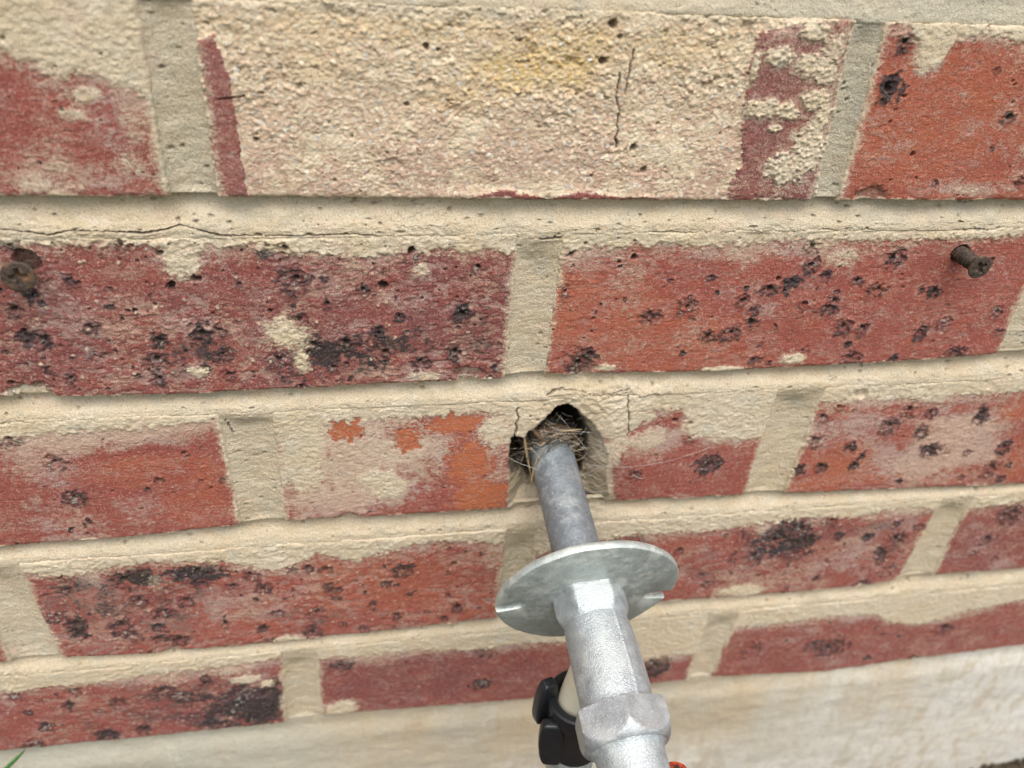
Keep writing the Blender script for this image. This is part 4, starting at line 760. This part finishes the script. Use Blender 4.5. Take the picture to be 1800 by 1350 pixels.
add_loft('body', [(68.6, body_r(11.8)), (70, body_r(12.2)), (73, body_r(12.45, .5)), (80, body_r(12.7, .9)), (88, body_r(12.9, .8)), (97, body_r(13.0, .9)), (100.4, body_r(12.95, .3)), (102.2, body_r(12.6)), (103.2, body_r(12.9)), (104.0, body_r(13.6))], CAST, tap, 180)
HN = math.radians(-24)
def nut_rings():
    fl, cr = 15.3, 18.0
    def cham(cap): return lambda th: min(hexr(fl, HN, 0.0)(th), cap)
    return [(t_+1.6, r_) for t_, r_ in [(101.6, 13.2), (101.7, cham(16.9)), (102.1, cham(cr)), (109.4, cham(17.7)), (109.8, cham(17.55)), (110.8, cham(17.2)), (111.8, cham(16.7)), (112.8, cham(16.1)), (113.6, cham(15.6)), (114.3, cham(15.0)), (114.8, cham(14.4))]]
nut = add_loft('hex_nut', nut_rings(), NUT, tap, 240); nut.data.set_sharp_from_angle(angle=math.radians(16))
add_loft('bonnet', [(115.2, 14.4), (116.6, 13.4), (117.8, 12.5), (119.4, 12.1), (128, 12.1), (140, 12.4), (146, 12.2), (148, 11.5), (149, 9.0)], CAST, tap, 120)
add_loft('spindle', [(148, 5.0), (172, 5.0), (173, 4.4)], CAST, tap, 32)
# outlet running down from the body
def vframe(cx, cy, cz, tilt=(0, 0)):
    def f(t, r=0.0, th=0.0): return np.array([cx + tilt[0]*t + r*math.cos(th), cy + tilt[1]*t + r*math.sin(th), cz - t])
    return f
OUT = (123.2, -72.0, 109.0)
add_loft('outlet_tube', [(-33, 8.4), (-20, 8.6), (0, 8.8), (6, 8.8)], IVORY, tap, 64, frame=vframe(*OUT, tilt=(-0.16, 0.0)))
add_loft('outlet_tailpiece', [(31.0, 9.8), (32.5, 10.6), (44, 10.6), (46, 10.0), (90, 9.6), (91, 8.8)], PLATE, tap, 64, frame=vframe(*OUT))
# lever handle on the spindle, its red shoulder reaching up beside the bonnet
def tube_path(pts, radii, n=20, squash=1.0):
    V, F = [], []
    P = [np.array(p, float) for p in pts]
    for i, p in enumerate(P):
        d = P[min(i+1, len(P)-1)]-P[max(i-1, 0)]; d /= np.linalg.norm(d)
        a = np.cross(d, [0.1, 0.2, 1.0]); a /= np.linalg.norm(a); b = np.cross(d, a)
        for k in range(n):
            th = 2*math.pi*k/n; V.append(p + a*radii[i]*math.cos(th) + b*radii[i]*squash*math.sin(th))
    for i in range(len(P)-1):
        for k in range(n): F.append([i*n+k, i*n+(k+1) % n, (i+1)*n+(k+1) % n, (i+1)*n+k])
    F.append([k for k in range(n)][::-1]); F.append([(len(P)-1)*n+k for k in range(n)])
    return V, F
def tube_object(name, pts, radii, mat, parent=None, n=16, squash=1.0):
    V, F = tube_path(pts, radii, n, squash); bm = bmesh.new(); vs = [bm.verts.new(tuple(v)) for v in V]
    for f in F: bm.faces.new([vs[i] for i in f])
    return bm_object(name, bm, mat, parent)
tube_object('handle', [(128, -165, 134), (134, -150, 131), (143, -131, 124), (148, -119, 121), (150.5, -111, 118), (151, -107.5, 115)], [5.5, 6.2, 6.6, 6.4, 4.6, 1.5], RED, tap, 24, 0.7)

connector = empty('hose_connector', (OUT[0], OUT[1], OUT[2]-31)); tag(connector, 'black plastic winged hose collar below the tap body', 'hose connector')
add_loft('barrel', [(1.0, 9.0), (-1.8, 9.6), (-2.6, 10.2), (-2.6, 12.6), (-1.8, 13.4), (0, 13.6), (6, 13.5), (8, 12.4), (28, 12.2), (30.5, 12.0), (31.5, 10.9), (31.6, 9.0)], BLACK, connector, 96, frame=vframe(*OUT))
def wing(cx, cy, cz, sx, sy, sz, rot, ex=0.38):
    bm = bmesh.new(); bmesh.ops.create_uvsphere(bm, u_segments=40, v_segments=24, radius=1.0)
    sg = lambda v, e: math.copysign(abs(v)**e, v)
    for v in bm.verts:
        x, y, z = v.co; r = math.hypot(x, y) or 1e-6
        m = abs(r)**ex; v.co = (0.5*sx*m*sg(x/r, ex), 0.5*sy*m*sg(y/r, ex), 0.5*sz*sg(z, ex))
        v.co.x *= 1.0 + 0.16*math.cos(4.2*v.co.z/sz)
    bmesh.ops.rotate(bm, cent=(0, 0, 0), matrix=Matrix.Rotation(math.radians(rot[0]), 3, 'X') @ Matrix.Rotation(math.radians(rot[1]), 3, 'Y') @ Matrix.Rotation(math.radians(rot[2]), 3, 'Z'), verts=bm.verts)
    bmesh.ops.translate(bm, vec=(cx, cy, cz), verts=bm.verts)
    return bm_object('wing', bm, BLACK, connector)
wing(109.2, -69.5, 106.5, 7.6, 6.0, 26, (0, 4, 20)); wing(111.6, -78.5, 90.5, 9.6, 6.0, 29, (0, -4, -12)); wing(109.6, -77.5, 102.0, 4.0, 4.6, 4.2, (20, 30, 10), 0.6)

# ------------------------------------------------------------------ screws
def build_screw(base, out_len, head_r, shank_r, label, spin, tilt):
    s = empty('screw', base); tag(s, label, 'screw', 'rusty screws left in the wall')
    base = np.array(base, float); d = np.array([tilt[0], -1.0, tilt[1]]); d /= np.linalg.norm(d)
    a = np.cross(d, [0, 0, 1.0]); a /= np.linalg.norm(a); b = np.cross(a, d)
    def fr(t, r=0.0, th=0.0): return base + d*t + (a*math.cos(th)+b*math.sin(th))*r
    # threaded shank
    rings = []; pitch = 1.7; t = -14.0
    n = 28; V, F = [], []
    ts = np.arange(-14, out_len-1.8, 0.2)
    for t in ts:
        for k in range(n):
            th = 2*math.pi*k/n; ph = ((t/pitch - th/(2*math.pi)) % 1.0); r = shank_r*(0.80 + 0.28*max(0, 1-abs(ph-0.5)/0.22)); V.append(fr(t, r, th))
    for i in range(len(ts)-1):
        for k in range(n): F.append([i*n+k, i*n+(k+1) % n, (i+1)*n+(k+1) % n, (i+1)*n+k])
    mesh_object('shank', V, np.array(F), RUST, s)
    # countersunk head with a cross recess
    V, F = [], []; n = 72; rads = list(np.linspace(0.0, 1.0, 26)); prof = []
    for q in rads: prof.append((q*head_r, None))
    for r, t in ((head_r*1.02, out_len-0.25), (head_r*1.0, out_len-0.7), (head_r*0.72, out_len-1.8), (shank_r*0.95, out_len-3.2)): prof.append((r, t))
    for r, t in prof:
        for k in range(n):
            th = 2*math.pi*k/n
            if t is None:
                x_, z_ = r*math.cos(th+spin), r*math.sin(th+spin); e = min(abs(x_), abs(z_)); ln = max(abs(x_), abs(z_))
                wdt = head_r*(0.17-0.05*ln/(head_r*0.6)); rec = max(0.0, min(1.0, (wdt-e)/(head_r*0.06)+0.5))*max(0.0, min(1.0, (head_r*0.60-ln)/(head_r*0.08)))
                core = max(0.0, 1-(r/(head_r*0.30))**2); rec = max(rec, min(1.0, core*2.2))
                tt = out_len + 0.22*(1-(r/head_r)**2) - rec*(1.8 - 1.0*ln/(head_r*0.6)) - 0.25*max(0, (r/head_r-0.93))/0.07
            else: tt = t
            V.append(fr(tt, r, th))
    for i in range(len(prof)-1):
        for k in range(n): F.append([i*n+k, (i+1)*n+k, (i+1)*n+(k+1) % n, i*n+(k+1) % n])
    mesh_object('head', V, np.array(F)[:, ::-1], RUST, s)
build_screw((279.8, 0, 275.1), 12.8, 4.6, 3.1, 'rusty cross-head screw standing out of the brick right of the joint', 0.5, (0.0, 0.0))
build_screw((-69.6, 0, 274.2), 5.6, 5.2, 3.0, 'rusty cross-head screw sunk in the dark spotted brick at the left edge', 0.05, (0.10, 0.12))

# ------------------------------------------------------------------ cobweb, dry stalks, grass
WEB = simple('spider_silk', (0.62, 0.60, 0.55), 0.6)
STRAW = simple('dry_stalk', (0.34, 0.24, 0.12), 0.8, scale=500, var=0.5, bump=0.0003)
TWIG = simple('dead_leaf', (0.14, 0.085, 0.045), 0.85, scale=400, var=0.5, bump=0.0003)
GRASS = simple('grass_blade', (0.055, 0.17, 0.035), 0.5, scale=200, var=0.25)
def build_web():
    rs = random.Random(5); V, F = [], []
    def th(a, b, r=0.05, sag=1.0, n=9):
        a, b = np.array(a, float), np.array(b, float); pts = []
        for i in range(n):
            s = i/(n-1); p = a*(1-s)+b*s; p = p + np.array([rs.uniform(-.15, .15), 0, -sag*4*s*(1-s) + rs.uniform(-.15, .15)]); pts.append(p)
        v, f = tube_path(pts, [r]*n, 5); o = len(V); V.extend(v); F.extend([[o+i for i in q] for q in f])
    th((135, -1.0, 176), (192, -1.3, 182), 0.042, 5.5, 17); th((158, -1.2, 168), (163, -1.2, 165.5), 0.09, 0.2)
    th((100, -0.6, 182), (116, -7, 178), 0.06, 0.8); th((109, -3, 189), (127, -10, 168), 0.05, 0.5); th((117, 0, 197), (137, 0, 193), 0.05, 0.6)
    th((113, 2, 194), (133, 3, 190), 0.05, 0.5); th((122, 4, 200), (136, 1, 182), 0.04, 0.3); th((131, -12, 168), (146, -1, 156), 0.05, 1.0); th((128, -14, 172), (150, -1, 160), 0.04, 1.2)
    th((112, -40, 158), (128, -48, 163), 0.05, 0.5); th((114, -45, 155), (106, -20, 147), 0.05, 0.8); th((151, -58, 168), (166, -1, 132), 0.05, 1.5)
    th((118, -62, 178), (121, -62, 160), 0.06, 0.2); th((115, -60, 176), (119, -61, 171), 0.05, 0.1); th((119, -61, 172), (123, -62, 175), 0.05, 0.1)
    for k in range(26):
        cx, cz = rs.uniform(110, 138), rs.uniform(182, 203); a = rs.uniform(0, 6.28); L = rs.uniform(3, 9)
        th((cx, rs.uniform(0, 8), cz), (cx+L*math.cos(a), rs.uniform(0, 8), cz+L*math.sin(a)), rs.uniform(0.03, 0.05), 0.4, 6)
    for k in range(12):
        x0 = rs.uniform(134, 142); z0 = rs.uniform(160, 186); th((x0, -1, z0), (x0+rs.uniform(2, 8), -1.2, z0+rs.uniform(-6, 6)), 0.035, 0.4, 6)
    o = mesh_object('cobweb', V, F, WEB, None); tag(o, 'thin pale cobweb strands stretched across the broken hole', 'cobweb')
build_web()
def build_stalk(pts, radii, mat, label, sq=0.45, name='dry_stalk'):
    o = tube_object(name, pts, radii, mat, None, 10, sq); tag(o, label, 'stalk', 'dry plant bits in the pipe hole')
build_stalk([(107.5, 6, 190), (108.2, 4, 184), (109.6, 2, 177), (111.0, 0, 170)], [0.9, 1.3, 1.1, 0.5], STRAW, 'flat straw coloured stalk wedged left of the pipe')
build_stalk([(115.0, -2, 187), (112.4, -2.6, 182), (111.2, -3.2, 176), (110.6, -3.6, 170)], [0.4, 0.7, 0.7, 0.5], STRAW, 'thin curved dry stem hugging the top left of the pipe')
build_stalk([(123, 4, 191.5), (128, 3, 192.5), (132.5, 2.5, 193)], [0.5, 0.9, 0.3], STRAW, 'short straw splinter lying across the dark hole')
build_stalk([(110.5, 5, 193), (113, 4, 190.5), (115.5, 3.5, 187)], [1.2, 1.9, 0.8], TWIG, 'crumpled brown dead leaf at the left lip of the hole', 0.6, 'dead_leaf')
build_stalk([(112, 8, 187), (117, 9, 188.5), (123, 9, 188.6), (129, 9, 187), (133, 9, 182)], [1.6, 3.4, 4.0, 3.2, 1.4], TWIG, 'dusty brown debris packed above the pipe', 0.7, 'dead_leaf')
def build_debris():
    rs = random.Random(21); V, F = [], []
    for k in range(240):
        th = rs.uniform(-0.3, math.pi+0.3); t = rs.uniform(-22, -7); r = 9.9 + abs(rs.gauss(0, 2.6)); p = axis_point(t, r, th) + np.array([rs.gauss(0, 1.2), rs.gauss(0, 1.5), rs.gauss(0, 0.8)])
        a = rs.uniform(0, 6.28); L = rs.uniform(1.0, 4.5); dv = np.array([math.cos(a), rs.uniform(-0.6, 0.6), 0.6*math.sin(a)])*L
        bend = np.array([rs.gauss(0, 0.5), rs.gauss(0, 0.4), rs.gauss(0, 0.6)]); rad = rs.choice([0.12, 0.18, 0.25, 0.5, 0.8])
        v, f = tube_path([p-dv, p+bend, p+dv], [rad*0.5, rad, rad*0.4], 6, rs.uniform(0.4, 1)); o = len(V); V.extend(v); F.extend([[o+i for i in q] for q in f])
    o = mesh_object('nest_debris', V, F, DEBRIS, None); tag(o, 'fuzzy grey brown dust and fibres packed around the pipe end', 'debris', kind='stuff')
def make_debris():
    t = NT('dusty_fibres'); P = t.pos(); a = t.noise(P, 260, 3, 0.6); b = t.noise(P, 900, 2)
    c = t.mix(t.ramp(a, 0.4, 0.6), (0.10, 0.07, 0.042), (0.24, 0.205, 0.16)); c = t.mix(t.ramp(b, 0.55, 0.7), c, (0.36, 0.27, 0.16)); return t.out(c, 0.95, spec=0.1)
DEBRIS = make_debris(); build_debris()
def blade(root, pts, w, parent):
    V, F = [], []; n = len(pts)
    for i, p in enumerate(pts):
        k = w*(1-(i/(n-1))**4)*0.5 + 0.12; p = np.array(p, float); V += [p + [-k, 0, 0], p + [0, -0.25*k, 0], p + [k, 0, 0], p + [0, 0.12, 0]]
    for i in range(n-1):
        for q in range(4): F.append([i*4+q, i*4+(q+1) % 4, (i+1)*4+(q+1) % 4, (i+1)*4+q])
    F.append([0, 1, 2, 3]); F.append([(n-1)*4+q for q in (3, 2, 1, 0)])
    return mesh_object('blade', V, F, GRASS, parent)
def build_grass():
    root = empty('grass_tuft', (-175, -25, -133)); tag(root, 'green grass blade rising at the lower left corner', 'grass')
    def arc(x0, y0, x1, y1, z1, n=14):
        out = []
        for i in range(n): s = i/(n-1); out.append((x0 + (x1-x0)*s**1.6, y0 + (y1-y0)*s, -134 + (z1+134)*math.sin(s*math.pi/2)))
        return out
    blade(root, [(-200, -20, -134), (-192, -18, -100), (-182, -15, -62), (-172, -12, -28), (-160.5, -9, -9.8), (-149.7, -8.4, 1.7), (-143.4, -8, 8.1), (-139, -7.8, 13), (-136.4, -7.6, 16)], 3.6, root)
    rs = random.Random(8)
    for k in range(9): blade(root, arc(-180+rs.uniform(-10, 10), -26+rs.uniform(-8, 8), -195+rs.uniform(-40, 15), -30+rs.uniform(-30, 5), rs.uniform(-90, -40)), rs.uniform(2, 3.5), root)
build_grass()
